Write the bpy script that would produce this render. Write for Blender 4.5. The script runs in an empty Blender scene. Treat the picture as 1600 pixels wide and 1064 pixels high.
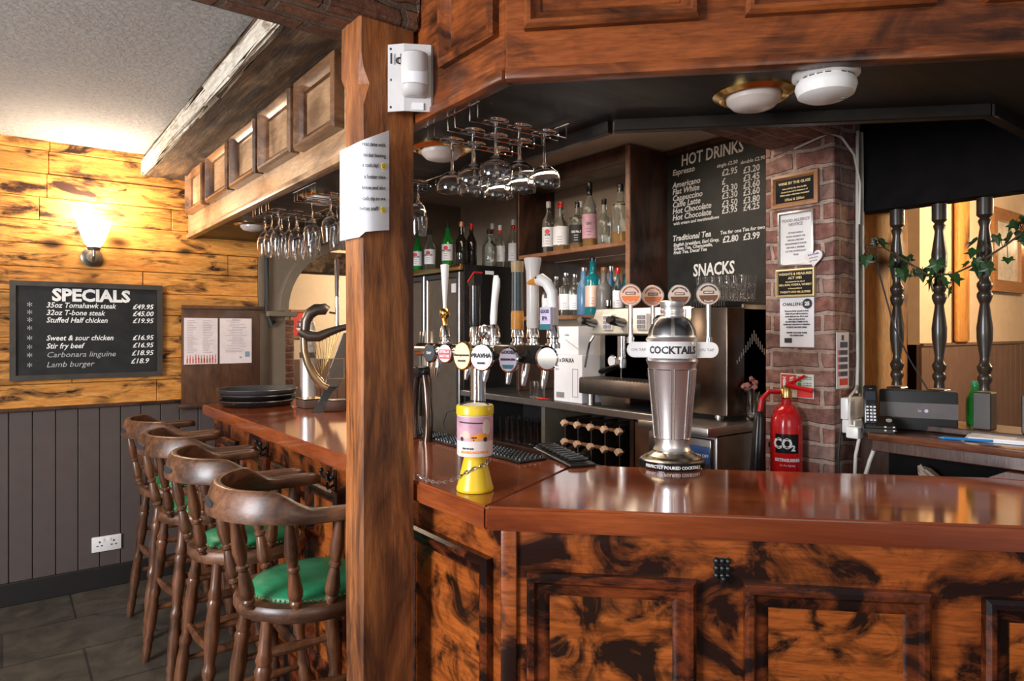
import bpy, bmesh, math, random
from mathutils import Matrix, Vector
random.seed(7)
PI=math.pi
SC=bpy.context.scene; COL=SC.collection
# ---------------------------------------------------------------- camera, world, light, exposure
cam=bpy.data.cameras.new('camera'); co=bpy.data.objects.new('camera',cam); COL.objects.link(co)
cam.sensor_width=36; cam.lens=36*1058/1600.; cam.shift_y=-14/1600.; cam.clip_start=.05
co.location=(0,0,1.5); co.rotation_euler=(PI/2,0,-math.radians(37)); SC.camera=co
vs=SC.view_settings; vs.view_transform='Standard'; vs.look='None'; vs.gamma=1; vs.use_curve_mapping=False; vs.exposure=0.0
w=bpy.data.worlds.new('world'); SC.world=w; w.use_nodes=True
bg=w.node_tree.nodes['Background']; bg.inputs[0].default_value=(.80,.86,1,1); bg.inputs[1].default_value=.24
def lamp(name,kind,loc,energy,col,size=.1,aim=None,sy=None,spread=None):
    l=bpy.data.lights.new(name,kind); l.energy=energy; l.color=col
    o=bpy.data.objects.new(name,l); COL.objects.link(o); o.location=loc
    if kind=='AREA':
        l.size=size
        if sy: l.shape='RECTANGLE'; l.size_y=sy
        if spread: l.spread=math.radians(spread)
    else: l.shadow_soft_size=size
    if aim: o.rotation_euler=(Vector(aim)-Vector(loc)).to_track_quat('-Z','Y').to_euler()
    return o
lamp('window_daylight','AREA',(-3.2,1.3,1.9),290,(.90,.94,1),1.6,(1.0,2.6,1.5),1.4)
lamp('window_behind','AREA',(-.7,-2.2,1.9),26,(1,.90,.78),1.8,(1.3,1.2,.9),1.3)
lamp('room_fill','POINT',(-.6,2.2,2.3),16,(1,.85,.68),.1)  # added fill for the left room, not a fitting on its ceiling
lamp('bar_ceiling_light','AREA',(1.95,2.6,2.46),22,(1,.84,.66),.5,(1.95,2.6,0),1.6)
lamp('bar_end_light','POINT',(2.0,1.75,2.3),3,(1,.80,.6),.06)
lamp('lounge_light','POINT',(5.2,.9,2.35),120,(1,.72,.42),.12)
lamp('lounge_near_fill','POINT',(3.5,.25,1.85),30,(1,.72,.42),.12)  # added warm fill to brighten the pillar's right face and lounge timbers
lamp('back_room_light','POINT',(3.9,7.0,2.0),90,(1,.82,.6),.1)
lamp('back_room_light_near','POINT',(2.3,5.8,2.3),26,(1,.82,.6),.1)
# ---------------------------------------------------------------- materials
MATS={}
def nodes(name):
    m=bpy.data.materials.new(name); m.use_nodes=True; nt=m.node_tree
    return m,nt,nt.nodes['Principled BSDF']
def N(nt,t,**k):
    n=nt.nodes.new(t)
    for a,v in k.items(): setattr(n,a,v)
    return n
def L(nt,a,b): nt.links.new(a,b)
def coords(nt,scale=(1,1,1),rnd=True):
    tc=N(nt,'ShaderNodeTexCoord'); mp=N(nt,'ShaderNodeMapping'); mp.inputs['Scale'].default_value=scale
    if rnd:
        oi=N(nt,'ShaderNodeObjectInfo'); ml=N(nt,'ShaderNodeMath',operation='MULTIPLY'); ml.inputs[1].default_value=7.3
        L(nt,oi.outputs['Random'],ml.inputs[0]); ad=N(nt,'ShaderNodeVectorMath',operation='ADD')
        L(nt,tc.outputs['Object'],ad.inputs[0]); L(nt,ml.outputs[0],ad.inputs[1]); L(nt,ad.outputs[0],mp.inputs['Vector'])
    else: L(nt,tc.outputs['Object'],mp.inputs['Vector'])
    return mp.outputs[0]
def noise(nt,vec,scale,detail=4,rough=.55,dist=0):
    n=N(nt,'ShaderNodeTexNoise'); n.inputs['Scale'].default_value=scale; n.inputs['Detail'].default_value=detail
    n.inputs['Roughness'].default_value=rough; n.inputs['Distortion'].default_value=dist
    if vec: L(nt,vec,n.inputs['Vector'])
    return n.outputs['Fac']
def ramp(nt,fac,stops):
    r=N(nt,'ShaderNodeValToRGB'); e=r.color_ramp.elements
    while len(e)<len(stops): e.new(.5)
    for i,(p,c) in enumerate(stops):
        e[i].position=p; e[i].color=(c,c,c,1) if isinstance(c,(int,float)) else (*c,1)
    L(nt,fac,r.inputs[0]); return r.outputs[0]
def mix(nt,fac,a,b,bt='MIX'):
    m=N(nt,'ShaderNodeMix',data_type='RGBA',blend_type=bt)
    for i,v in ((0,fac),(6,a),(7,b)):
        if isinstance(v,(int,float)): m.inputs[i].default_value=v
        elif isinstance(v,tuple): m.inputs[i].default_value=(*v,1)
        else: L(nt,v,m.inputs[i])
    return m.outputs[2]
def bump(nt,bs,h,strength=.2,dist=.01):
    b=N(nt,'ShaderNodeBump'); b.inputs['Strength'].default_value=strength; b.inputs['Distance'].default_value=dist
    L(nt,h,b.inputs['Height']); L(nt,b.outputs[0],bs.inputs['Normal'])
def plain(name,col,rough=.5,metal=0,var=.12,coat=0,emit=None,es=0,trans=0,ior=1.45,alpha=1):
    if name in MATS: return MATS[name]
    m,nt,b=nodes(name)
    v=coords(nt); f=noise(nt,v,14,3)
    c=ramp(nt,f,[(.3,tuple(x*(1-var) for x in col)),(.7,tuple(min(1,x*(1+var)) for x in col))])
    L(nt,c,b.inputs['Base Color']); b.inputs['Roughness'].default_value=rough; b.inputs['Metallic'].default_value=metal
    b.inputs['Coat Weight'].default_value=coat; b.inputs['Coat Roughness'].default_value=.08
    b.inputs['Transmission Weight'].default_value=trans; b.inputs['IOR'].default_value=ior
    if emit: b.inputs['Emission Color'].default_value=(*emit,1); b.inputs['Emission Strength'].default_value=es
    MATS[name]=m; return m
def wood(name,c1,c2,dark,axis=0,blotch=.5,bscale=6,rough=.35,coat=0,grain=1.0,knots=False,stretch=.12,bw=.12,bst=.45,bdist=1.0,rnd=True,planks=None,bump_s=.15,streak=0,spec=.5):
    m,nt,b=nodes(name)
    sc=[1,1,1]; sc[axis]=stretch
    v=coords(nt,tuple(sc),rnd)
    g=noise(nt,v,60*grain,5,.65,.3); g2=noise(nt,v,9*grain,4,.6,.6)
    base=mix(nt,.45,ramp(nt,g,[(.35,c1),(.65,c2)]),ramp(nt,g2,[(.3,c1),(.7,c2)]))
    fine=noise(nt,v,170*grain,2,.6)
    base=mix(nt,.55,base,ramp(nt,fine,[(.30,.45),(.60,1.0)]),'MULTIPLY')
    if blotch>0:
        sc2=[1,1,1]; sc2[axis]=bst
        v2=coords(nt,tuple(sc2),rnd); f=noise(nt,v2,bscale,6,.62,bdist)
        e=blotch
        base=mix(nt,ramp(nt,f,[(e-bw,0.0),(e+bw*.35,1.0)]),base,dark)
    if knots:
        sc3=[1,1,1]; sc3[axis]=.5
        v3=coords(nt,tuple(sc3),rnd); vo=N(nt,'ShaderNodeTexVoronoi'); vo.inputs['Scale'].default_value=5; L(nt,v3,vo.inputs['Vector'])
        base=mix(nt,ramp(nt,vo.outputs['Distance'],[(.07,.95),(.20,0.0)]),base,dark)
    if streak:
        sc4=[9,9,9]; sc4[axis]=.9
        v4=coords(nt,tuple(sc4),rnd); f4=noise(nt,v4,3.2,5,.7,.5); gate=noise(nt,coords(nt,(1,1,1),rnd),3.1,3,.6)
        base=mix(nt,mix(nt,1.0,ramp(nt,f4,[(.50,0.0),(.60,streak)]),ramp(nt,gate,[(.43,0.0),(.59,1.0)]),'MULTIPLY'),base,dark)
    if planks:
        ax,wd=planks; tc=N(nt,'ShaderNodeTexCoord'); sp=N(nt,'ShaderNodeSeparateXYZ'); L(nt,tc.outputs['Object'],sp.inputs[0])
        dv=N(nt,'ShaderNodeMath',operation='DIVIDE'); dv.inputs[1].default_value=wd; L(nt,sp.outputs[ax],dv.inputs[0])
        fl=N(nt,'ShaderNodeMath',operation='FLOOR'); L(nt,dv.outputs[0],fl.inputs[0])
        wn=N(nt,'ShaderNodeTexWhiteNoise',noise_dimensions='1D'); L(nt,fl.outputs[0],wn.inputs['W'])
        base=mix(nt,1.0,base,ramp(nt,wn.outputs['Value'],[(0,.72),(1,1.12)]),'MULTIPLY')
    L(nt,base,b.inputs['Base Color'])
    L(nt,ramp(nt,g2,[(.3,max(.04,rough*.8)),(.7,min(1,rough*1.25))]),b.inputs['Roughness'])
    b.inputs['Coat Weight'].default_value=coat; b.inputs['Coat Roughness'].default_value=.1; b.inputs['Specular IOR Level'].default_value=spec
    bump(nt,b,g,bump_s,.004)
    MATS[name]=m; return m
def brick(name,u,vv,c1,c2,cm,size=.215,row=.075,mortar=.012,rough=.85,flip=False):
    m,nt,b=nodes(name); tc=N(nt,'ShaderNodeTexCoord')
    cx=N(nt,'ShaderNodeCombineXYZ')
    for k,vec in ((0,u),(1,vv)):
        d=N(nt,'ShaderNodeVectorMath',operation='DOT_PRODUCT'); d.inputs[1].default_value=vec
        L(nt,tc.outputs['Object'],d.inputs[0]); L(nt,d.outputs['Value'],cx.inputs[k])
    nz=N(nt,'ShaderNodeTexNoise'); nz.inputs['Scale'].default_value=9; L(nt,tc.outputs['Object'],nz.inputs['Vector'])
    sub=N(nt,'ShaderNodeVectorMath',operation='SUBTRACT'); sub.inputs[1].default_value=(.5,.5,.5); L(nt,nz.outputs['Color'],sub.inputs[0])
    sca=N(nt,'ShaderNodeVectorMath',operation='SCALE'); sca.inputs['Scale'].default_value=.034; L(nt,sub.outputs[0],sca.inputs[0])
    ad=N(nt,'ShaderNodeVectorMath',operation='ADD'); L(nt,cx.outputs[0],ad.inputs[0]); L(nt,sca.outputs[0],ad.inputs[1])
    br=N(nt,'ShaderNodeTexBrick'); br.inputs['Scale'].default_value=1; br.inputs['Brick Width'].default_value=size; br.inputs['Row Height'].default_value=row
    br.inputs['Mortar Size'].default_value=mortar; br.inputs['Mortar Smooth'].default_value=.35; br.inputs['Bias'].default_value=-.1
    br.inputs['Color1'].default_value=(*c1,1); br.inputs['Color2'].default_value=(*c2,1); br.inputs['Mortar'].default_value=(*cm,1)
    L(nt,ad.outputs[0],br.inputs['Vector'])
    f=noise(nt,tc.outputs['Object'],28,5,.7)
    f2=noise(nt,tc.outputs['Object'],7,3,.6)
    c=mix(nt,.8,br.outputs['Color'],ramp(nt,f,[(.3,.35),(.65,1.25)]),'MULTIPLY')
    c=mix(nt,ramp(nt,f2,[(.45,0.0),(.72,.62)]),c,cm); f3=noise(nt,tc.outputs['Object'],60,3,.7); c=mix(nt,ramp(nt,f3,[(.55,0.0),(.72,.6)]),c,(.05,.025,.02))
    L(nt,c,b.inputs['Base Color']); b.inputs['Roughness'].default_value=rough
    inv=N(nt,'ShaderNodeMath',operation='MULTIPLY_ADD'); inv.inputs[1].default_value=-1; inv.inputs[2].default_value=1; L(nt,br.outputs['Fac'],inv.inputs[0])
    ah=N(nt,'ShaderNodeMath',operation='MULTIPLY_ADD'); ah.inputs[1].default_value=.5; L(nt,f,ah.inputs[0]); L(nt,inv.outputs[0],ah.inputs[2])
    bump(nt,b,ah.outputs[0],.9,.012); MATS[name]=m; return m
def glass(name,col=(1,1,1),rough=.0,ior=1.45):
    m,nt,b=nodes(name); b.inputs['Base Color'].default_value=(*col,1); b.inputs['Transmission Weight'].default_value=1
    f=noise(nt,coords(nt),20,2); L(nt,ramp(nt,f,[(.3,rough),(.7,rough+.02)]),b.inputs['Roughness']); b.inputs['IOR'].default_value=ior
    MATS[name]=m; return m
# bar joinery
bar_front=wood('bar_front',(.24,.050,.009),(.42,.102,.018),(.016,.004,.002),0,.535,6.5,.34,.04,bw=.10,bst=.75,bdist=.9,streak=.55,spec=.3)
bar_panel=wood('bar_panel',(.27,.058,.010),(.46,.118,.020),(.016,.005,.002),0,.575,7.5,.34,.04,bw=.11,bst=.9,bdist=1.1,streak=.6,spec=.3)
bar_mould=wood('bar_mould',(.17,.032,.008),(.27,.056,.012),(.010,.003,.002),0,.50,9,.25,.18,bw=.14)
canopy_w=wood('canopy_wood',(.22,.050,.012),(.36,.095,.022),(.022,.007,.004),0,.585,5.5,.32,.08,bw=.18,bst=.45,streak=.6,spec=.35)
canopy_lit=wood('canopy_lit',(.46,.25,.12),(.66,.42,.24),(.10,.045,.02),0,.63,4.5,.32,.25,bw=.2,bst=.5)  # canopy wood made paler, daylight on the far fascia put into the colour
canopy_shaded=wood('canopy_shaded',(.24,.10,.04),(.38,.19,.085),(.06,.025,.012),0,.55,5,.3,.3,bw=.2,bst=.5)  # darker frame wood, shade on the moulding sides put into the colour
top_w=wood('worktop_wood',(.30,.062,.016),(.50,.125,.032),(.13,.024,.008),0,.60,3.5,.10,.6,bw=.22,bst=.18,stretch=.06,bump_s=.03,grain=.7)
top_w2=wood('worktop_wood_side',(.30,.062,.016),(.50,.125,.032),(.13,.024,.008),1,.60,3.5,.10,.6,bw=.22,bst=.18,stretch=.06,bump_s=.03,grain=.7)
post_w=wood('post_wood',(.32,.090,.020),(.52,.185,.050),(.05,.014,.006),2,.58,6,.5,.08,knots=True,bw=.18,bst=.22,grain=.8,bump_s=.6,streak=.7)
plank_w=wood('plank_wood',(.55,.185,.030),(.76,.36,.085),(.028,.010,.005),0,.61,14,.55,.0,bw=.10,bst=.3,knots=True,planks=(2,.131),bdist=.6,rnd=False,streak=.85,spec=.25)
stool_w=wood('stool_wood',(.075,.028,.012),(.27,.115,.055),(.03,.012,.006),0,.60,6,.38,.05,grain=.7,bw=.2,streak=.6)
stool_t=wood('stool_turned',(.08,.028,.012),(.25,.095,.040),(.025,.010,.005),2,.60,7,.32,.1,grain=.7,bw=.2)
dark_w=wood('dark_wood',(.045,.018,.010),(.095,.036,.018),(.012,.005,.003),2,.6,4,.35,.1)
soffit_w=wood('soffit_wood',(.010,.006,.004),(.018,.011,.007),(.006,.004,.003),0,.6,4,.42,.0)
hatch_w=wood('hatch_wood',(.10,.035,.015),(.20,.085,.035),(.05,.02,.01),2,.55,4,.45,.05,bw=.2)
shelf_w=wood('shelf_wood',(.20,.085,.040),(.30,.14,.07),(.08,.03,.015),1,.62,4,.4)
beam_w=wood('beam_wood',(.10,.055,.028),(.30,.19,.10),(.025,.015,.010),1,.52,9,.7,0,bw=.2,bst=.3,bump_s=1.0)
beam_pl=wood('beam_plaster',(.55,.47,.36),(.80,.74,.64),(.22,.15,.09),1,.62,14,.8,0,bw=.12,bst=.4,bump_s=.8)
orange_t=wood('orange_timber',(.55,.21,.045),(.78,.38,.10),(.08,.025,.01),2,.63,5,.5,knots=True,bw=.12,bst=.25,rnd=False)
pic_w=wood('picture_wood',(.30,.13,.05),(.42,.2,.085),(.1,.04,.02),0,.7,5,.4)
brick_beam=brick('brick_beam',(1,0,0),(0,1,1),(.15,.055,.028),(.24,.10,.05),(.13,.085,.055),.22,.075)
brick_pil=brick('brick_pillar',(1,1,0),(0,0,1),(.25,.095,.068),(.15,.068,.056),(.36,.25,.20),.2,.068,.010)
brick_sof=brick('brick_soffit',(1,0,0),(0,1,1),(.20,.075,.05),(.14,.06,.045),(.26,.17,.12),.2,.068,.010)
glass_c=glass('clear_glass'); glass_g=glass('green_glass',(.05,.60,.10)); glass_b=glass('teal_glass',(.05,.50,.58)); glass_a=glass('amber_glass',(.75,.36,.08))
glass_d=glass('dark_glass',(.05,.035,.02)); glass_lb=glass('blue_glass',(.25,.50,.75),.05); glass_pane=glass('pane_glass',(.9,.9,.9))
chrome=plain('chrome',(.78,.76,.74),.10,1,.04); steel=plain('brushed_steel',(.55,.52,.49),.32,1,.08); brass=plain('brass',(.75,.50,.18),.22,1,.1)
silver=plain('satin_silver',(.80,.77,.75),.38,1,.03); dsteel=plain('dark_steel',(.25,.23,.21),.35,1,.15)
black=plain('black_gloss',(.012,.011,.011),.22); blackm=plain('black_matt',(.018,.017,.017),.6); rubber=plain('black_rubber',(.012,.012,.013),.35)
white=plain('white_plastic',(.78,.74,.70),.35,0,.04); paper=plain('paper_white',(.80,.78,.80),.5,0,.03); paperw=plain('paper_pinkish',(.74,.62,.60),.6,0,.08)
ink=plain('ink',(.03,.03,.035),.6); inkg=plain('ink_grey',(.25,.22,.22),.6); chalk=plain('chalk',(.80,.78,.74),.9,0,.1); chalkd=plain('chalk_faint',(.42,.42,.42),.9,0,.2)
board=plain('chalkboard',(.010,.010,.010),.6,0,.5); red=plain('red_paint',(.62,.012,.014),.18,0,.06,.5); redp=plain('red_print',(.68,.05,.04),.5); green=plain('green_leather',(.015,.20,.085),.42,0,.2)
yellow=plain('yellow_plastic',(.76,.50,.02),.28,0,.04); orange=plain('orange_paint',(.85,.30,.04),.35); wainscot=plain('wainscot_paint',(.082,.060,.053),.5,0,.06)
skirt=plain('skirting_black',(.012,.010,.009),.5); taupe=plain('arch_paint',(.17,.125,.085),.5,0,.06); cream=plain('cream_wall',(.70,.54,.38),.7,0,.04)
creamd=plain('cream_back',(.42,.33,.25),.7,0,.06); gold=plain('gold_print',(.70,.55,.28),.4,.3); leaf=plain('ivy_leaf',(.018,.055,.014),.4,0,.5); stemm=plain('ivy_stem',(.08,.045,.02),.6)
cable_w=plain('cable_white',(.62,.57,.5),.5); cable_b=plain('cable_black',(.015,.015,.015),.45); navy=plain('navy_print',(.05,.06,.12),.5); greenp=plain('green_print',(.03,.25,.12),.5)
glass_dim=plain('frosted_globe',(.62,.53,.47),.25,0,.05); copper=plain('copper_disc',(.72,.33,.20),.3,.5,.08); cream_p=plain('cream_print',(.82,.66,.36),.4); copper_l=plain('copper_pale',(.80,.52,.40),.35,.3,.05)
orange_d=plain('orange_disc',(.75,.20,.05),.35); brown_d=plain('brown_disc',(.16,.05,.02),.35); pinkp=plain('pink_print',(.55,.30,.36),.5,0,.3); teal_p=plain('teal_print',(.02,.16,.19),.5); lilac=plain('lilac_print',(.62,.55,.70),.4)
bark=plain('dado_brown',(.17,.10,.075),.5,0,.1)
# plaster ceiling
def plaster(name,col):
    m,nt,b=nodes(name); v=coords(nt,rnd=False); f=noise(nt,v,42,6,.75,.6); f2=noise(nt,v,2,3)
    L(nt,mix(nt,.5,ramp(nt,f,[(.32,tuple(x*.55 for x in col)),(.55,col)]),ramp(nt,f2,[(.3,tuple(x*.85 for x in col)),(.7,col)])),b.inputs['Base Color'])
    b.inputs['Roughness'].default_value=.9; bump(nt,b,f,1.0,.03); MATS[name]=m; return m
void_m=plain('void_black',(.007,.006,.006),.9,0,.2); void_m.node_tree.nodes['Principled BSDF'].inputs['Specular IOR Level'].default_value=.1  # near-black colour stands in for deep shade above the hatch and under the phone shelf
ceil_m=plaster('textured_plaster',(.62,.61,.61))
# stone floor
m,nt,b=nodes('stone_floor'); v=coords(nt,rnd=False); br=N(nt,'ShaderNodeTexBrick'); br.inputs['Scale'].default_value=1
for k,x in (('Brick Width',.62),('Row Height',.42),('Mortar Size',.006),('Mortar Smooth',.3)): br.inputs[k].default_value=x
br.inputs['Color1'].default_value=(.075,.062,.045,1); br.inputs['Color2'].default_value=(.048,.040,.031,1); br.inputs['Mortar'].default_value=(.022,.019,.016,1)
L(nt,v,br.inputs['Vector']); f=noise(nt,v,7,7,.7,.5)
L(nt,mix(nt,.8,br.outputs['Color'],ramp(nt,f,[(.3,.45),(.7,1.5)]),'MULTIPLY'),b.inputs['Base Color']); L(nt,ramp(nt,f,[(.3,.35),(.7,.6)]),b.inputs['Roughness']); bump(nt,b,f,.4,.01); floor_m=m
# ---------------------------------------------------------------- builders
class B:
    def __init__(s): s.bm=bmesh.new(); s.M=Matrix()
    def v(s,p): return s.bm.verts.new(s.M@Vector(p))
    def f(s,vs):
        try: return s.bm.faces.new(vs)
        except ValueError: return None
    def box(s,x0,x1,y0,y1,z0,z1,bev=0,seg=2):
        q=[s.v(p) for p in ((x0,y0,z0),(x1,y0,z0),(x1,y1,z0),(x0,y1,z0),(x0,y0,z1),(x1,y0,z1),(x1,y1,z1),(x0,y1,z1))]
        fs=[s.f([q[i] for i in k]) for k in ((3,2,1,0),(4,5,6,7),(0,1,5,4),(1,2,6,5),(2,3,7,6),(3,0,4,7))]
        if bev:
            es=set(e for f in fs for e in f.edges); bmesh.ops.bevel(s.bm,geom=list(es),offset=bev,segments=seg,affect='EDGES',profile=.5)
        return s
    def rings(s,rings,cap0=True,cap1=True,closed=True,loop=False):
        R=[[s.v(p) for p in r] for r in rings]; n=len(R[0])
        pairs=list(zip(R,R[1:]))+([(R[-1],R[0])] if loop else [])
        for a,b in pairs:
            for i in range(n if closed else n-1):
                j=(i+1)%n; s.f([a[i],a[j],b[j],b[i]])
        if not loop:
            if cap0: s.f(R[0][::-1])
            if cap1: s.f(R[-1])
        return s
    def lathe(s,prof,n=24,c=(0,0,0),cap0=True,cap1=True,a0=0,a1=None,loop=False):
        full=a1 is None; rr=[]
        for r,z in prof:
            r=max(r,1e-4)
            if full: rr.append([(c[0]+r*math.cos(2*PI*i/n),c[1]+r*math.sin(2*PI*i/n),c[2]+z) for i in range(n)])
            else: rr.append([(c[0]+r*math.cos(a0+(a1-a0)*i/n),c[1]+r*math.sin(a0+(a1-a0)*i/n),c[2]+z) for i in range(n+1)])
        return s.rings(rr,cap0 and full,cap1 and full,full,loop)
    def seg(s,p0,p1,prof,n=12):
        p0=Vector(p0); p1=Vector(p1); d=p1-p0; l=d.length; q=d.to_track_quat('Z','Y').to_matrix().to_4x4(); q.translation=p0
        k=s.M; s.M=k@q; s.lathe([(r,t*l) for t,r in prof],n); s.M=k; return s
    def cyl(s,p0,p1,r,n=14,r1=None): return s.seg(p0,p1,[(0,r),(1,r if r1 is None else r1)],n)
    def tube(s,pts,r,n=8,loop=False):
        P=[Vector(p) for p in pts]; rr=[]; up=None
        for i,p in enumerate(P):
            a=P[i-1] if (i>0 or loop) else p; c=P[(i+1)%len(P)] if (i<len(P)-1 or loop) else p
            t=(c-a).normalized()
            if up is None: up=Vector((0,0,1)) if abs(t.z)<.9 else Vector((1,0,0))
            x=t.cross(up).normalized(); y=x.cross(t).normalized(); up=y
            ri=r[i] if isinstance(r,(list,tuple)) else r
            rr.append([p+x*ri*math.cos(2*PI*k/n)+y*ri*math.sin(2*PI*k/n) for k in range(n)])
        return s.rings(rr,loop=loop)
    def prism(s,poly,d,ax=1):   # polygon in local xz extruded along y (ax=1) or in xy extruded along z (ax=2); d=(d0,d1)
        f=(lambda p,k:(p[0],k,p[1])) if ax==1 else (lambda p,k:(p[0],p[1],k))
        return s.rings([[f(p,d[0]) for p in poly],[f(p,d[1]) for p in poly]])
    def ball(s,c,r,n=10,sz=1.0):
        return s.lathe([(r*math.sin(PI*i/(n//2+1)),-r*sz*math.cos(PI*i/(n//2+1))) for i in range(n//2+2)],n,c)
    def disc(s,c,rx,rz,d,n=28,bev=.003):   # oval disc in xz facing -y, thickness d
        rr=[]
        for k,y in ((.0,0),(1,0),(1,-d+bev),(1-bev/rx,-d),(.0,-d)):
            k=max(k,.002); rr.append([(c[0]+rx*k*math.cos(2*PI*i/n),c[1]+y,c[2]+rz*k*math.sin(2*PI*i/n)) for i in range(n)])
        return s.rings(rr)
    def frame(s,x0,x1,z0,z1,prof):   # mitred frame in xz; prof=[(inset,y)]
        rr=[[(x0+i,y,z0+i),(x1-i,y,z0+i),(x1-i,y,z1-i),(x0+i,y,z1-i)] for i,y in prof]
        return s.rings(rr,loop=True)
    def rough(s,amt,seed=1):
        rd=random.Random(seed)
        for v in s.bm.verts: v.co+=Vector((rd.uniform(-amt,amt),rd.uniform(-amt,amt),rd.uniform(-amt,amt)))
        return s
    def cut(s,n): bmesh.ops.subdivide_edges(s.bm,edges=s.bm.edges[:],cuts=n,use_grid_fill=True); return s
    def text(s,t,size,loc=(0,0,0),align='CENTER',shear=0,bold=0,wrap=0,arc=0,ext=.0004,sx=1,rot=0,arcdown=False):
        c=bpy.data.curves.new('t','FONT'); c.body=t; c.size=size; c.align_x=align; c.shear=shear; c.offset=bold; c.extrude=ext; c.resolution_u=2
        o=bpy.data.objects.new('t',c); me=o.to_mesh(); vs=[]
        for q in me.vertices:
            x,y,z=q.co.x*sx,q.co.y,q.co.z
            if rot: x,y=x*math.cos(rot)-y*math.sin(rot),x*math.sin(rot)+y*math.cos(rot)
            if wrap: a=(x+loc[0])/wrap; R=wrap+z; p=(R*math.sin(a),-R*math.cos(a)+loc[1],loc[2]+y)
            elif arc:
                if arcdown: a=x/arc; R=arc-y; p=(loc[0]+R*math.sin(a),loc[1]-z,loc[2]-R*math.cos(a))
                else: a=x/arc; R=arc+y; p=(loc[0]+R*math.sin(a),loc[1]-z,loc[2]+R*math.cos(a))
            else: p=(loc[0]+x,loc[1]-z,loc[2]+y)
            vs.append(s.v(p))
        for f in me.polygons: s.f([vs[i] for i in f.vertices])
        o.to_mesh_clear(); bpy.data.objects.remove(o); bpy.data.curves.remove(c); return s
    def done(s,name,mat,parent=None,smooth=35,label=None,norm=True):
        if norm: bmesh.ops.recalc_face_normals(s.bm,faces=s.bm.faces[:])
        me=bpy.data.meshes.new(name); s.bm.to_mesh(me); s.bm.free(); me.materials.append(mat)
        if smooth and len(me.polygons):
            me.polygons.foreach_set('use_smooth',[True]*len(me.polygons)); me.set_sharp_from_angle(angle=math.radians(smooth))
        o=bpy.data.objects.new(name,me); COL.objects.link(o)
        if parent: o.parent=parent
        if label: o['label']=label
        return o
def wrapped(poly,R): return [(R*math.sin(x/R),-R*math.cos(x/R),z) for x,z in poly]
def wp(b,poly,R):     # a flat outline laid on the cylinder in narrow strips
    xs=[p[0] for p in poly]; x0,x1=min(xs),max(xs); cols=[]
    for i in range(15):
        x=x0+(x1-x0)*(i/14*.998+.001); zs=[]
        for (ax,az),(cx_,cz_) in zip(poly,poly[1:]+poly[:1]):
            if (ax<=x<cx_) or (cx_<=x<ax): zs.append(az+(cz_-az)*(x-ax)/(cx_-ax))
        cols.append([b.v(p) for p in wrapped([(x,min(zs)),(x,max(zs))],R)])
    for a,c in zip(cols,cols[1:]): b.f([a[0],c[0],c[1],a[1]])
def tag(o,label,cat,group=None):
    o['label']=label; o['category']=cat
    if group: o['group']=group
    return o
def thing(name,label,cat,loc=(0,0,0),rz=0,group=None):
    o=bpy.data.objects.new(name,None); COL.objects.link(o); o.location=loc; o.rotation_euler=(0,0,rz); o.empty_display_size=.05
    return tag(o,label,cat,group)
def struct(name,b,mat,smooth=0):
    o=b.done(name,mat,None,smooth); o['kind']='structure'; return o
def dup(root,loc,rz,label,group=None):
    r=root.copy(); COL.objects.link(r); r.location=loc; r.rotation_euler=(0,0,rz); r['label']=label
    if group: r['group']=group
    for ch in list(root.children):
        c=ch.copy(); COL.objects.link(c); c.parent=r
        for g in list(ch.children):
            d=g.copy(); COL.objects.link(d); d.parent=c
    return r
W=-PI/2     # faces the customers of the long leg (-X)
D45=-PI/4   # faces the customers of the angled leg
# ---------------------------------------------------------------- the room
struct('floor',B().box(-3.5,9,-3,9,-.1,0),floor_m)
struct('ceiling',B().box(-3.5,.935,-3,4.7,2.57,2.67),ceil_m)
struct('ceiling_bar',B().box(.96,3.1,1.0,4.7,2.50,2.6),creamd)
# left wall: planks over painted boarding
b=B().box(-3.5,1.36,4.64,4.74,0,2.62)
rd=random.Random(3); z=1.075
while z<2.6:
    x=-3.5+rd.uniform(0,.5); x=-3.5
    while x<1.36:
        l=rd.uniform(.5,1.6); xe=min(x+l,1.36); d=rd.uniform(0,.014)
        b.box(x+.001,xe-.001,4.612-d,4.65,z+.0015,min(z+.1295,2.6),.003,1); x=xe
    z+=.131
struct('wall_left',b,plank_w)
b=B(); x=-3.5
while x<1.3:
    b.box(x+.002,x+.105,4.618,4.64,.12,1.062,.003,1); x+=.107
b.box(-3.5,1.36,4.63,4.645,.1,1.07)
struct('wall_left_boarding',b,wainscot)
struct('trim_1',B().box(-3.5,.9,4.594,4.63,1.058,1.078,.004),dark_w)
struct('baseboard_left',B().box(-3.5,1.36,4.60,4.64,0,.125,.004),skirt)
# arched opening
b=B(); R=.46; cx=2.0; zs=1.64
out=[(1.36,0),(1.36,2.6),(2.95,2.6),(2.95,0),(2.46,0),(2.46,zs)]+[(cx+R*math.cos(PI*i/24),zs+R*math.sin(PI*i/24)) for i in range(1,24)]+[(1.54,zs),(1.54,0)]
b.prism(out,(4.60,4.74)); struct('wall_arch',b,taupe)
b=B(); rr=[]
for i in range(25):
    a=PI-PI*i/24; c,s_=math.cos(a),math.sin(a)
    rr.append([(cx+r*c,y,zs+r*s_) for r,y in ((R-.012,4.575),(R+.045,4.575),(R+.06,4.60),(R-.012,4.60))])
b.rings(rr); struct('trim_2',b,taupe,40)
struct('trim_3',B().box(1.40,1.60,4.53,4.62,1.60,1.635,.006),taupe)
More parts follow.
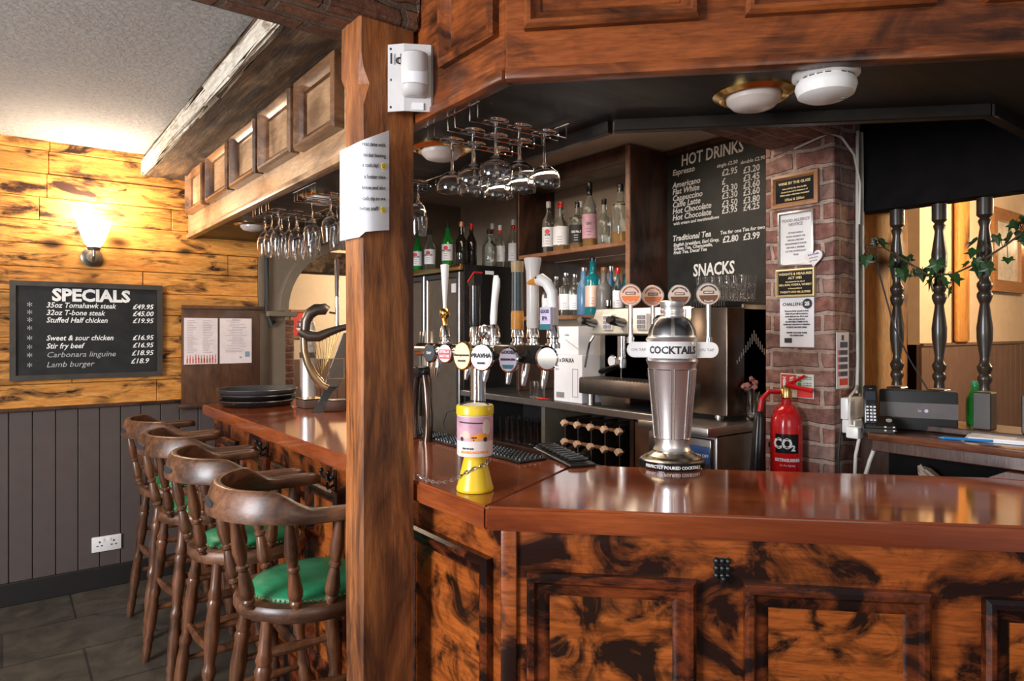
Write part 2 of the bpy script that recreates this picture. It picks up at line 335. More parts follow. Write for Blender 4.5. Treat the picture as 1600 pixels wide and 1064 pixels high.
# room behind the arch
struct('wall_back_room',B().box(1.0,8,8,8.1,1.17,2.8),cream)
b=B(); x=1.0
while x<7: b.box(x,x+.105,7.97,8.0,0,1.165,.003,1); x+=.11
struct('wall_back_room_boarding',b,bark)
struct('ceiling_back_room',B().box(1.0,8,4.74,8.1,2.75,2.85),cream)
tag(B().box(1.2,6,6.7,6.95,2.10,2.32,.015).done('ceiling_beam',beam_w),'dark beam across the back room seen through the arch','beam')
tag(B().box(2.30,2.40,6.9,7.1,0,1.62,.01).done('brick_pier',brick_pil),'narrow brick strip just inside the arch behind the counter','pier')
# back wall of the bar
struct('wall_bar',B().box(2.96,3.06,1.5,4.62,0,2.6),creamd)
# brick pillar
b=B().box(2.4,2.62,1.253,1.528,0,2.6,.004,1); struct('wall_pillar',b,brick_pil)
tag(B().box(1.62,2.42,1.235,1.515,2.21,2.5,.006,1).done('brick_lintel',brick_sof),'brick lintel above the bar beside the hot drinks board','lintel')
# lounge on the right
struct('wall_lounge',B().box(4.963,9,2.0,2.1,1.41,2.9),cream)
struct('wall_lounge_recess',B().box(2.9,9,2.62,2.7,1.41,2.9),cream)
b=B(); x=4.963
while x<8.9: b.box(x,x+.118,1.985,2.0,0,1.40,.003,1); x+=.12
b.box(4.963,9,2.0,2.02,0,1.41); struct('wall_lounge_boarding',b,bark)
struct('wall_lounge_end',B().box(9,9.1,-2.5,2.7,0,2.9),cream)
struct('wall_lounge_recess_boarding',B().box(2.9,9,2.60,2.62,0,1.41),bark)
struct('trim_4',B().box(4.963,9,1.975,2.0,1.40,1.42),bark)
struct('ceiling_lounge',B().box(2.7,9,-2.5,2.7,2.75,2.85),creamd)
struct('wall_under_hatch',B().box(2.6,2.68,-1,1.26,0,1.16),dark_w)
struct('trim_5',B().box(2.59,2.67,-1,1.26,1.95,2.6),void_m)
# timbers
b=B().box(2.73,2.86,1.195,1.32,1.0,2.7,.01).cut(3).rough(.004,5)
tag(b.done('timber_stud',orange_t),'orange knotty upright timber right of the brick pillar','post')
tag(B().box(5.48,5.70,1.95,1.985,1.42,2.7,.02).done('timber_stud',orange_t),'orange timber strip on the cream wall behind the balusters','post')
def prism_post(prof_l):
    b=B(); rr=[]
    for z,x0,x1,y0,y1,ch in prof_l:
        rr.append([(x0+ch,y0,z),(x1,y0,z),(x1,y1,z),(x0,y1,z),(x0,y0+ch,z)])
    return b.rings(rr)
pr=[]
for z,ch in ((0,.004),(.3,.006),(.6,.004),(.9,.007),(1.2,.005),(1.5,.006),(1.8,.005),(2.0,.006),(2.10,.006),(2.16,.022),(2.2,.010),(2.24,.004),(2.37,.004)):
    jx=random.uniform(-.003,.003); pr.append((z,.760+jx-(.004 if z>2.18 else 0),.914+jx*.5,1.668+jx,1.768+(.02 if z>2.18 else 0),ch))
post=tag(prism_post(pr).done('timber_post',post_w,smooth=30),'rough orange brown timber post standing against the bar counter','post')
b=B(); n=14
b.box(-3.4,.93,1.655,1.86,2.338,2.58,.012); b.cut(5); b.rough(.005,9)
tag(b.done('brick_beam',brick_beam),'brick clad ceiling beam resting on the timber post','beam')
b=B().box(.69,.93,1.86,4.61,2.445,2.575,.012); b.cut(7).rough(.008,4)
bm_=thing('ceiling_beam','rough hewn beam along the ceiling above the panelled bar canopy','beam')
b.done('timber',beam_w,bm_); 
b=B().box(.675,.70,1.86,4.61,2.45,2.53,.006).cut(6).rough(.007,6); b.done('plaster_edge',beam_pl,bm_,label='flaking white painted edge')
# ---------------------------------------------------------------- bar counter
PROF=[(0,0),(0,-.020),(.008,-.028),(.018,-.028),(.026,-.018),(.040,-.014),(.052,-.008),(.058,0)]
def panel_on(par,x0,x1,z0,z1,pm,mm,prof=PROF,raise_=.006):
    p=B().box(x0+.05,x1-.05,-raise_,.004,z0+.05,z1-.05,.003,1).done('panel',pm,par)
    B().frame(x0,x1,z0,z1,prof).done('moulding',mm,p)
    return p
def bar_leg(name,label,loc,rz,length,panels,z1,mm):
    t=thing(name,label,'bar counter',loc,rz)
    B().box(.012,length,0,.04,.0,z1,.004,1).done('board',bar_front,t)
    B().box(0,length,-.018,0,0,.14,.004).done('plinth',bar_mould,t)
    for x0,x1,a,c in panels: panel_on(t,x0,x1,a,c,bar_panel,mm)
    return t
LF=bar_leg('bar_counter','panelled front of the long side of the bar behind the stools',(.985,4.2,0),W,2.868,[(.08,.54,.2,.93),(.64,1.05,.2,.925),(1.13,1.44,.2,.918),(1.56,1.87,.2,.918),(1.98,2.29,.2,.918),(2.375,2.815,.2,.932)],1.021,bar_mould)
# angled leg: origin at the corner
RF=bar_leg('bar_counter','panelled front of the angled side of the bar nearest the camera',(.985,1.318,0),D45,1.9,[(.045,.44,.2,.922),(.548,.945,.2,.92),(1.055,1.46,.2,.915),(1.57,1.85,.2,.915)],1.021,bar_mould)
B().box(-.02,.02,-.012,.012,0,1.021,.006).done('corner_strip',bar_front,RF)
bt=thing('bar_worktop','glossy red brown worktop with angled corner on the bar','worktop')
s2=math.sqrt(.5)
def slab(poly,name,mat):
    b=B(); b.prism(poly,(1.022,1.08),2); bmesh.ops.bevel(b.bm,geom=b.bm.edges[:],offset=.006,segments=2,affect='EDGES'); return b.done(name,mat,bt,30)
slab([(.926,4.205),(.926,1.336),(1.44,1.585),(1.44,4.205)],'long_board',top_w2)
o=B(); 
def rot45(p): # world to local of a -45deg frame
    return ((p[0]-p[1])*s2,(p[0]+p[1])*s2)
ob=slab([rot45(p) for p in ((.926,1.336),(2.25,.012),(2.45,.3),(2.262,.742),(1.44,1.583))],'angled_board',top_w); ob.rotation_euler=(0,0,D45)
slab([(2.264,.738),(2.452,.30),(2.553,.30),(2.553,.732)],'end_board',top_w)
# brass hooks under the edge
def hook(loc,rz,label):
    t=thing('coat_hook',label,'hook',loc,rz,None)
    B().box(-.012,.012,-.006,0,-.035,.035,.003).done('plate',black,t)
    b=B()
    for k in (-1,1): b.tube([(0,-.006,.01),(k*.02,-.03,.0),(k*.032,-.04,.015),(k*.034,-.042,.03)],.005,8); b.ball((k*.034,-.042,.034),.009)
    b.tube([(0,-.006,-.02),(0,-.03,-.03),(0,-.035,-.015)],.005,8); b.ball((0,-.035,-.012),.008); b.done('prongs',black,t)
hook((.983,3.186,.955),W,'black double coat hook under the long worktop behind the second stool from wall')
hook((.983,2.386,.955),W,'black double coat hook under the worktop just left of the post')
t=thing('coat_hook','ornate black cast hook on the angled bar front between two panels','hook',(1.352-.01,.978-.01,.945),D45)
b=B().box(-.018,.018,-.006,.004,-.02,.03,.002)
for i in range(3):
    for j in range(3): b.ball((-.013+.013*i,-.009,-.012+.017*j),.0075,8)
b.done('plate',black,t); b=B().tube([(0,-.006,-.012),(0,-.024,-.026),(0,-.03,-.014)],.005); b.ball((0,-.03,-.012),.007); b.done('prong',black,t)
# ---------------------------------------------------------------- canopy over the bar
PC=[(0,0),(0,-.018),(.008,-.026),(.016,-.026),(.024,-.015),(.036,-.010),(.044,0)]
PC2=[(0,0),(0,-.036),(.008,-.044),(.018,-.044),(.028,-.030),(.046,-.018),(.052,0)]
def canopy(name,label,loc,rz,length,panels,wm,z0=2.085,z1=2.56,mm=None,pc=None):
    t=thing(name,label,'canopy',loc,rz)
    B().box(0,length,0,.03,z0,z1,.004,1).done('fascia',wm,t)
    B().box(0,length,-.012,.03,z0-.006,z0+.02,.004).done('bottom_strip',wm,t)
    for x0,x1,a,c in panels:
        p=B().box(x0+.04,x1-.04,-.006,.004,a+.04,c-.04,.003,1).done('panel',wm,t)
        B().frame(x0,x1,a,c,pc or PC).done('moulding',mm or wm,p)
    return t
y0=4.60
CL=canopy('bar_canopy','panelled timber canopy over the long side of the bar, far side of the post',(.93,y0,0),W,2.80,[(y0-4.48,y0-4.06,2.21,2.47),(y0-3.97,y0-3.54,2.205,2.465),(y0-3.48,y0-3.07,2.20,2.46),(y0-3.02,y0-2.615,2.195,2.455),(y0-2.566,y0-2.18,2.19,2.45)],canopy_lit,mm=canopy_shaded,pc=PC2)
CN=canopy('bar_canopy','dark red brown canopy section between the post and the corner',(.93,1.80,0),W,.541,[(.27,.515,2.19,2.55)],canopy_w)
CR=canopy('bar_canopy','red brown panelled canopy over the angled side of the bar',(.93,1.259,0),D45,1.95,[(.045,.435,2.19,2.57),(.532,.92,2.19,2.57),(1.02,1.45,2.19,2.57)],canopy_w,z1=2.62)
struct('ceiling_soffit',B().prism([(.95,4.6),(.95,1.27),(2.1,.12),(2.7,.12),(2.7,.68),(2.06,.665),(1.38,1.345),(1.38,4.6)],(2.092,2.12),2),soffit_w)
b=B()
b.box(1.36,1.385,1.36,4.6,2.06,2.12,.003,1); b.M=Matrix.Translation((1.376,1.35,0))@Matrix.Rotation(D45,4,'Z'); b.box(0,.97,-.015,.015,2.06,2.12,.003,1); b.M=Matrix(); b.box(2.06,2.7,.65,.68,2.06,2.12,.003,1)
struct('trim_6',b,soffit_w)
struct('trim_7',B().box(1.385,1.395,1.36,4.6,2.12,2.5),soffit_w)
# ---------------------------------------------------------------- ceiling fittings
def downlight(x,y,label):
    t=thing('downlight',label,'light',(x,y,2.092),0,'brass rimmed downlights under the canopy')
    B().lathe([(.098,0),(.098,-.004),(.082,-.012),(.070,-.006),(.066,0)],36,loop=True).done('rim',brass,t)
    B().lathe([(.066,0),(.064,-.02),(.05,-.034),(.025,-.04),(0,-.041)],32).done('globe',glass_dim,t)
downlight(1.135,1.885,'brass downlight with unlit globe just right of the timber post'); downlight(1.495,.985,'brass downlight with unlit globe beside the smoke detector')
downlight(1.117,2.86,'brass downlight behind the note, above the hanging wine glasses'); downlight(1.104,3.84,'farthest brass downlight, over the far end of the bar')
t=thing('smoke_detector','round white smoke detector under the angled bar canopy','smoke detector',(1.505,.805,2.092))
B().lathe([(.072,0),(.072,-.010),(.066,-.014),(.058,-.016),(.0,-.016)],36).done('base',white,t)
B().lathe([(.056,-.014),(.064,-.024),(.066,-.034),(.060,-.052),(.045,-.060),(0,-.062)],36).done('housing',white,t)
b=B()
for i in range(22):
    if i%5==4: continue
    a=2*PI*i/22; b.M=Matrix.Rotation(a,4,'Z'); b.box(.0560,.0605,-.006,.006,-.0205,-.0175)
b.done('vent_slots',ink,t); B().lathe([(.006,-.0625),(.006,-.064),(0,-.064)],12,(.02,-.03,0)).done('button',inkg,t)
# ---------------------------------------------------------------- post fittings
sensor_w=plain('sensor_white',(.55,.51,.49),.4,0,.05)
t=thing('motion_sensor','white wall mounted motion sensor with handwriting on the timber post','sensor',(.885,1.622,2.18),-.5)

b=B(); rr=[]
for z in (-.09,.09):
    rr.append([(-.065,0,z),(-.022,-.016,z),(.05,-.016,z),(.082,.02,z),(.080,.024,z),(.05,-.010,z),(-.022,-.010,z),(-.065,.006,z)])
b.rings(rr); b.done('mounting_plate',sensor_w,t,0)
b=B(); rr=[]
for z,k,o_ in ((-.055,.72,.0),(-.052,.85,-.006),(-.04,1,-.012),(.02,1,-.02),(.055,.96,-.018),(.062,.85,-.008)):
    rr.append([(.006+.036*k*math.cos(PI+PI*i/14),-.016+o_-.026*k*math.sin(PI*i/14)*1.0,z) for i in range(15)])
b.rings(rr); b.done('housing',sensor_w,t,40)
b=B()
rr=[]
for z in (-.028,.020): rr.append([(.006+.0375*math.cos(PI+PI*i/14),-.0325-.027*math.sin(PI*i/14),z) for i in range(2,13)])
b.rings(rr,False,False,False); b.done('lens',paper,t,40)
b=B()
for x,z in ((-.056,.078),(-.056,-.078),(-.055,-.005)): b.disc((x,-.001,z),.004,.004,.003,10,.001)
b.text('1d',.040,(-.045,-.0135,.035),bold=.0006); b.text('5',.022,(.010,-.041,.040),bold=.0004,rot=.3); b.done('marks',ink,t,0)
B().box(.0,.03,-.02,-.015,-.087,-.068).done('tag',paper,t)
# note wrapped round the corner of the post
t=thing('paper_note','laminated white tip note wrapped round the corner of the timber post','note',(.752,1.655,1.76))
b=B(); rr=[]
path=[(-.012,.11),(-.010,.07),(-.006,.03),(-.002,.008),(.010,-.005),(.03,-.009),(.055,-.009),(.078,-.006)]
for x,y in path: rr.append([(x,y,0 -.012*(x<.0)+.012*max(0,x)/.078),(x,y,.235+.045*max(0,x+.01)/.088),(x,y+.0015,.235+.045*max(0,x+.01)/.088),(x,y+.0015,0-.012*(x<.0)+.012*max(0,x)/.078)])
b.rings(rr); b.done('sheet',paper,t,50)
b=B()
for i,s_ in enumerate(('great time with','us consider leaving','a cash tip!','If you have had a better time','please let us know and also','leaving a cash tip so we','get better staff!')):
    s_=s_[-14:]; b.text(s_,.0150,(.066 if i not in(2,6) else .046,-.0105,.232-.0285*i),'RIGHT',sx=.78,rot=.10)
b.done('lettering',ink,t,0)
b=B(); b.disc((.060,-.0095,.180),.007,.0085,.002,16,.0005); b.disc((.058,-.0095,.064),.007,.0085,.002,16,.0005); p=b.done('smileys',yellow,t)
b=B()
for z in (.180,.064):
    for k in (-1,1): b.disc((.059+k*.0025,-.0116,z+.002),.0008,.0012,.0004,8,.0001)
    b.box(.0565,.0625,-.012,-.0116,z-.004,z-.003)
b.done('faces',ink,p,0)
# ---------------------------------------------------------------- left wall: lamp, board, menus, socket
t=thing('wall_lamp','lit wall lamp with frosted glass shade on the plank wall','lamp',(.416,4.60,1.93))

b=B(); b.M=Matrix.Rotation(PI/2,4,'X'); b.lathe([(.055,0),(.055,.012),(.04,.02),(.03,.035),(0,.038)],28); b.M=Matrix(); b.tube([(0,-.03,0),(0,-.08,-.03),(0,-.12,.0),(0,-.12,.03)],.009); b.lathe([(.03,.03),(.036,.045),(.03,.05)],20,(0,-.12,0)); b.done('bracket',plain('pewter',(.25,.23,.2),.35,.9),t)
sh=plain('lit_shade',(.9,.85,.75),.4,0,.02,emit=(1,.86,.62),es=14)
B().lathe([(.032,.05),(.045,.07),(.062,.11),(.085,.19),(.082,.19),(.058,.11),(.04,.072),(.028,.055)],28,(0,-.12,0),loop=True).done('shade',sh,t)
lamp('wall_lamp_light','POINT',(.416,4.42,2.16),38,(1,.86,.66),.06)
t=thing('specials_board','black framed chalkboard headed SPECIALS on the plank wall','chalkboard',(.408,4.598,1.505))
B().box(-.365,.365,-.008,.0,-.265,.265).done('slate',board,t)
B().frame(-.375,.375,-.275,.275,[(0,0),(0,-.02),(.028,-.02),(.028,0)]).done('frame',plain('board_frame',(.05,.042,.034),.4,0,.2),t)
b=B().text('SPECIALS',.095,(.01,-.009,.17),bold=.004)
rows=[('35oz Tomahawk steak','£49.95',.130,0),('32oz T-bone steak','£45.00',.088,0),('Stuffed Half chicken','£19.95',.046,0),('Sweet & sour chicken','£16.95',-.055,0),('Stir fry beef','£16.95',-.10,0)]
for a,c,z,_ in rows: b.text(a,.042,(-.21,-.009,z),'LEFT',.25,.0006,sx=.88); b.text(c,.040,(.325,-.009,z),'RIGHT',.25,.0008)
b.text('£18.95',.042,(.325,-.009,-.147),'RIGHT',.25,.0006); b.text('£18.9',.042,(.30,-.009,-.195),'RIGHT',.25,.0006); b.done('lettering',chalk,t,0)
b=B().text('Carbonara linguine',.044,(-.21,-.009,-.15),'LEFT',.25); b.text('Lamb burger',.044,(-.21,-.009,-.205),'LEFT',.25)
for z in (.135,.093,.05,.005,-.05,-.10,-.145,-.20): b.text('*',.06,(-.285,-.009,z-.02))
b.done('faint_lettering',chalkd,t,0)
t=thing('wall_socket','white double socket low on the grey boarded wall','socket',(.492,4.616,.257))
B().box(-.075,.075,-.012,0,-.044,.044,.004).done('plate',white,t)
b=B()
for k in (-1,1):
    b.box(k*.036-.004,k*.036+.004,-.0135,-.011,.008,.018); b.box(k*.036-.016,k*.036-.006,-.0135,-.011,-.012,-.006); b.box(k*.036+.006,k*.036+.016,-.0135,-.011,-.012,-.006)
b.done('pin_holes',ink,t,0); b=B()
for k in (-1,1): b.box(k*.016-.005,k*.016+.005,-.015,-.011,.016,.032)
b.done('switches',white,t,0)
t=thing('notice_board','dark brown boarded panel holding two menus at the end of the bar','panel',(.89,4.60,1.07))
B().box(0,.53,-.02,.0,-.03,.585,.004).done('board',hatch_w,t)
B().box(.475,.53,-.026,-.0,-.03,.55,.004).done('edge_post',plain('edge_post',(.075,.05,.03),.5),t)
B().box(0,.5,-.03,-.0,.57,.595,.004).done('top_rail',hatch_w,t); B().box(-.02,.5,-.035,0,-.05,-.02,.004).done('bottom_rail',dark_w,t)
for x,lab,lines in ((.012,'printed drinks menu with a row of bottles on it, left of the pair',1),(.222,'printed food menu on the dark panel, right of the pair',0)):
    q=thing('menu_sheet',lab,'menu',(.89+x,4.578,1.295),0,'menus on the dark panel'); ww=.197
    B().box(0,ww,-.003,0,0,.29).done('sheet',paperw,q)
    b=B(); rd=random.Random(int(x*1000))
    for i in range(20):
        zz=.272-.0105*i
        if lines:
            for xx in (.018,.108): b.box(xx,xx+rd.uniform(.03,.065),-.0038,-.003,zz,zz+.003)
        else: b.box(.098-rd.uniform(.02,.07),.098+rd.uniform(.02,.07),-.0038,-.003,zz,zz+.003)
    if not lines: b.text('MENU',.016,(.098,-.0034,.275))
    b.done('print',plain('menu_ink',(.40,.32,.33),.6),q,0)
    b=B()
    if lines:
        for i in range(11): xx=.014+.0165*i; b.box(xx,xx+.008,-.004,-.003,.006,.03+rd.uniform(0,.012)); b.box(xx+.002,xx+.006,-.004,-.003,.03,.052+rd.uniform(0,.01))
        b.done('bottle_pictures',plain('bottle_print',(.45,.10,.06),.5,0,.8),q,0)
    else: b.box(.155,.185,-.004,-.003,.04,.075); b.box(.12,.135,-.004,-.003,.033,.042); b.done('pictures',plain('sketch',(.2,.3,.35),.5),q,0)
t=thing('power_cable','black cable hanging down the arch pillar','cable',(1.405,4.585,0))
B().tube([(0,0,2.15),(0,-.008,1.95),(.004,-.005,1.75),(0,-.004,1.64),(.03,-.02,1.54),(.05,-.02,1.57)],.016).done('cable',cable_b,t)
t=thing('framed_picture','small red picture in a wooden frame in the room beyond the arch','picture',(2.86,7.995,1.59))
B().frame(-.135,.135,-.17,.17,[(0,0),(0,-.03),(.03,-.025),(.035,0)]).done('frame',pic_w,t); B().box(-.1,.1,-.006,0,-.135,.135).done('print',redp,t)
b=B(); b.disc((.02,-.007,.02),.04,.055,.002,14); b.disc((-.03,-.007,-.05),.03,.03,.002,14); b.done('motif',paper,t)
# ---------------------------------------------------------------- stools
SP=[(0,.010),(.05,.012),(.20,.017),(.35,.021),(.46,.016),(.50,.013),(.52,.018),(.55,.018),(.57,.013),(.62,.016),(.80,.022),(.86,.020),(.89,.014),(.91,.018),(.94,.018),(.96,.013),(1,.012)]
LP=[(0,.017),(.12,.018),(.16,.024),(.18,.020),(.20,.025),(.23,.021),(.34,.026),(.46,.020),(.50,.017),(.52,.023),(.55,.023),(.57,.018),(.64,.023),(.74,.024),(.82,.018),(.85,.023),(.88,.018),(.90,.021),(1,.015)]
TP=[(0,.009),(.15,.011),(.35,.016),(.5,.019),(.65,.016),(.85,.011),(1,.009)]
def seat_out(k,n=48):
    r=[]
    for i in range(n):
        a=2*PI*i/n; c,s_=math.cos(a),math.sin(a); p=2.0 if c<0 else 2.9
        rr=(abs(c)**p+abs(s_)**p)**(-1/p); wy=.215-.018*max(0,-c)
        r.append((.205*rr*c*k,wy*rr*s_*k))
    return r
def rail_pt(u):
    a=abs(u); sg=1 if u>=0 else -1
    if a<.62: f=a/.62*PI/2; return (-.055-.205*math.cos(f),sg*.235*math.sin(f))
    q=(a-.62)/.38; return (-.055+.185*q,sg*(.235+.018*math.sin(q*PI*.5)))
def make_stool(label):
    t=thing('bar_stool',label,'stool',(0,0,0),0,'captain style bar stools along the counter')
    b=B(); rr=[]
    for k,z in ((.86,.668),(.96,.673),(1.0,.688),(1.0,.706),(.97,.716),(.90,.719)): rr.append([(x,y,z) for x,y in seat_out(k)])
    b.rings(rr); b.done('seat',stool_w,t)
    b=B(); rr=[]
    for k,z in ((.83,.714),(.84,.724),(.80,.735),(.62,.745),(.35,.749),(.05,.750)): rr.append([(x+.012,y,z) for x,y in seat_out(k)])
    b.rings(rr); pad=b.done('seat_pad',green,t,50)
    b=B(); o_=seat_out(.835,76)
    for x,y in o_: b.ball((x+.012,y,.724),.0042,6)
    b.done('stud_trim',brass,pad,0)
    b=B(); rr=[]; n=56
    for i in range(n+1):
        u=-1+2*i/n; x,y=rail_pt(u); x2,y2=rail_pt(min(1,u+.01)); x1,y1=rail_pt(max(-1,u-.01))
        d=Vector((x2-x1,y2-y1,0)).normalized(); nn=Vector((d.y,-d.x,0))
        a=abs(u); sm=max(0,min(1,(a-.42)/.25)); sm=sm*sm*(3-2*sm)
        h=.088*(1-sm)+.040*sm; wd=.015*(1-sm)+.027*sm
        if a>.9: q=(a-.9)/.1; wd*=math.sqrt(max(.05,1-q*q)); h*=.6+.4*math.sqrt(max(.0,1-q*q))
        z0=.972-.006*sm; lean=.022*(1-sm); ring=[]
        for k in range(12):
            an=2*PI*k/12; ca,sa=math.cos(an),math.sin(an); ex=.55
            px=math.copysign(abs(ca)**ex,ca)*wd; pz=math.copysign(abs(sa)**ex,sa)*h/2
            q=Vector((x,y,z0+h/2+pz))-nn*px*-1+nn*lean*(pz/h)
            ring.append(q)
        rr.append(ring)
    b.rings(rr); rail=b.done('back_rail',stool_w,t,45)
    b=B(); rr=[]
    for i in range(-4,5):
        u=i*.022; x,y=rail_pt(u); hh=.013*math.sqrt(max(.02,1-(i/4.4)**2)); rr.append([(x-.020,y,.016+.992-hh),(x-.020,y,.016+.992+hh),(x-.006,y,.016+.992+hh),(x-.006,y,.016+.992-hh)])
    b.rings(rr); b.done('grip_slot',ink,rail)
    for u in (-.80,-.52,-.22,.22,.52,.80):
        x,y=rail_pt(u); sx,sy=x*.66-.03*(abs(u)<.4)+.0,y*.78
        B().seg((sx,sy,.712),(x,y,.978),SP[::1] if 0 else [(1-q,r_) for q,r_ in SP][::-1],12).done('spindle',stool_t,t)
    for sx in (-1,1):
        for sy in (-1,1): B().seg((sx*.13-.01,sy*.125,.678),(sx*.195-.015,sy*.19,0),LP,14).done('leg',stool_t,t)
    def lp(sx,sy,z): k=1-z/.678; return (sx*(.13+.065*k)-.01-.005*k,sy*(.125+.065*k),z)
    for a,c,z in (((1,-1),(1,1),.30),((-1,-1),(-1,1),.38),((-1,-1),(1,-1),.24),((-1,1),(1,1),.24),((-1,-1),(1,-1),.46),((-1,1),(1,1),.46)):
        B().seg(lp(*a,z),lp(*c,z),TP,10).done('stretcher',stool_t,t)
    return t
st=make_stool('wooden captain stool with green seat beside the post, nearest of the four')
st.location=(.752,2.075,0); st.rotation_euler=(0,0,math.radians(-4))
dup(st,(.747,2.68,0),math.radians(2),'wooden captain stool with green seat, second from the post')
dup(st,(.747,3.29,0),math.radians(5),'wooden captain stool with green seat, third from the post')
dup(st,(.758,3.88,0),math.radians(3),'wooden captain stool farthest from the post, nearest the grey boarded wall')
# ---------------------------------------------------------------- back bar: counter, fridge, shelves
bc=thing('back_counter','dark back counter with open shelves behind the bar','counter',(2.4,3.74,0),W)
B().box(0,1.72,0,.54,1.085,1.12,.004).done('worktop',plain('slate_top',(.045,.042,.042),.25,0,.3),bc)
B().box(0,1.72,-.004,.0,1.082,1.116,.002,1).done('edge_strip',steel,bc)
B().box(0,1.72,.50,.54,0,1.085).done('back_panel',blackm,bc)
B().box(.80,.83,.02,.5,0,1.085,.003,1).done('divider',plain('divider_grey',(.11,.095,.07),.5),bc)
B().box(.0,.80,.03,.5,.80,.825,.003,1).done('shelf',dark_w,bc)
B().box(1.47,1.495,.02,.5,0,1.085,.003,1).done('divider',dark_w,bc)
B().box(1.495,1.70,.03,.06,.05,1.07,.003,1).done('door',hatch_w,bc)
B().box(.0,.02,.02,.5,0,1.085,.003,1).done('side_panel',blackm,bc)
fr=thing('bottle_fridge','tall black glass fronted bottle fridge behind the bar','fridge',(2.4,4.57,0),W)
B().box(0,.82,.03,.50,.02,1.945,.006).done('cabinet',black,fr)
B().box(0,.82,-.0,.03,1.905,1.945,.004).done('top_trim',brass,fr)
bronze=plain('bronze_mirror',(.55,.38,.24),.2,1,.1)
for k in (0,1):
    x=.005+.385*k if k==0 else .36; x1=.35 if k==0 else .815
    d=B().frame(x,x1,.15,1.895,[(0,.03),(0,.0),(.006,-.006),(.034,-.006),(.04,.0),(.04,.03)]).done('door',dsteel,fr)
    B().box(x+.03,x1-.03,.008,.02,.18,1.865).done('glass_pane',bronze,d)
    if k==0: B().box(x1-.03,x1-.012,-.03,-.006,.9,1.5,.005).done('handle',chrome,d)
    else: B().box(x1-.11,x1-.055,.004,.008,1.76,1.82).done('sticker',paper,d); B().box(x+.008,x+.022,-.03,-.006,.9,1.5,.005).done('handle',chrome,d)
q=B(); q.M=Matrix.Rotation(PI/2,4,'Z') if 0 else Matrix(); q.box(.82,.823,.2,.27,1.885,1.91,.001,1).done('name_plate',paper,fr)
su=thing('bottle_shelf_unit','dark wooden shelf unit holding two rows of spirit bottles','shelf',(2.65,3.475,0),W)
B().box(0,.03,0,.30,1.12,2.49,.003,1).done('side_panel',dark_w,su); B().box(.965,.995,0,.30,1.12,2.49,.003,1).done('side_panel',dark_w,su)
B().box(.965,.995,-.006,.0,1.12,2.49,.002,1).done('edge_strip',shelf_w,su)
B().box(.03,.965,0,.28,1.960,1.985,.003,1).done('shelf',shelf_w,su); B().box(.03,.965,0,.28,1.570,1.595,.003,1).done('shelf',shelf_w,su)
B().box(.03,.965,.0,.20,2.40,2.49,.003,1).done('header',dark_w,su)
B().box(.03,.965,.285,.30,1.60,1.955).done('mirror',plain('old_mirror',(.55,.52,.48),.12,1,.1),su)
# ---------------------------------------------------------------- bottles
def bottle(label,x,y,z,h,r,g,cap,lab=None,kind='round',group='bottles behind the bar',face=-.9,band=None,liq=None,txt=None,mark=None):
    t=thing('bottle',label,'bottle',(x,y,z),face,group)
    if kind=='round': pr=[(0,0),(.9,0),(1,.02),(1,.58),(.96,.64),(.72,.70),(.42,.76),(.36,.80),(.34,.95),(0,.95)]
    elif kind=='wine': pr=[(0,0),(.9,0),(1,.02),(1,.52),(.94,.58),(.62,.68),(.36,.76),(.33,.95),(0,.95)]
    elif kind=='squat': pr=[(0,0),(.92,0),(1,.03),(1,.50),(.90,.58),(.50,.66),(.38,.72),(.42,.76),(.36,.80),(.36,.94),(0,.94)]
    elif kind=='flask': pr=[(0,0),(.9,0),(1,.02),(.98,.30),(1,.55),(.70,.68),(.45,.74),(.40,.92),(0,.92)]
    else: pr=[(0,0),(.95,0),(1,.015),(1,.62),(.97,.66),(.5,.70),(.40,.74),(.40,.94),(0,.94)]
    n=4 if kind=='square' else 22
    b=B()
    if kind=='square': b.M=Matrix.Rotation(PI/4,4,'Z'); b.lathe([(rr*r*(1.3 if hh<.68 else 1),hh*h) for rr,hh in pr],4 if 0 else 20)
    else: b.lathe([(rr*r,hh*h) for rr,hh in pr],n)
    b.done('glass_body',g,t,50)
    B().lathe([(r*.37,.88*h),(r*.39,.885*h),(r*.39,.99*h),(r*.3,h),(0,h)],14).done('cap',cap,t)
    if band: B().lathe([(r*.385,.80*h),(r*.40,.81*h),(r*.40,.875*h),(r*.385,.88*h)],14,cap0=False,cap1=False).done('neck_band',band,t)
    k=1.3 if kind=='square' else 1
    if lab:
        B().lathe([(r*k*1.012,.14*h),(r*k*1.02,.145*h),(r*k*1.02,.50*h),(r*k*1.012,.505*h)],20,cap0=False,cap1=False,a0=-PI*.95,a1=-PI*.05).done('label',lab,t)
        b=B()
        if txt: b.text(txt,r*.52,(0,0,.34*h),wrap=r*k*1.022,bold=.0006,sx=.8)
        for i in range(3): b.text('-----',r*.4,(0,0,(.28-.05*i)*h),wrap=r*k*1.022,bold=.0004)
        p=b.done('print',ink if lab is not blackm else chalk,t,0)
        if mark:
            b=B(); R_=r*k*1.035; wp(b,[(r*.42*math.cos(2*PI*i/16+.1),.42*h+r*.36*math.sin(2*PI*i/16+.1)) for i in range(16)],R_); b.done('emblem',mark,t,0)
    if liq: B().lathe([(0,.01*h),(r*.93,.012*h),(r*.95,.20*h),(0,.2*h)],20).done('liquid',liq,t)
    return t
GL=plain('clear_bottle',(.80,.86,.82),.03,0,.03,trans=.97,ior=1.38); GG=plain('green_bottle',(.02,.36,.05),.05,0,.05,.5,trans=.55); GD=plain('dark_bottle',(.012,.010,.008),.08,0,.1,.5)
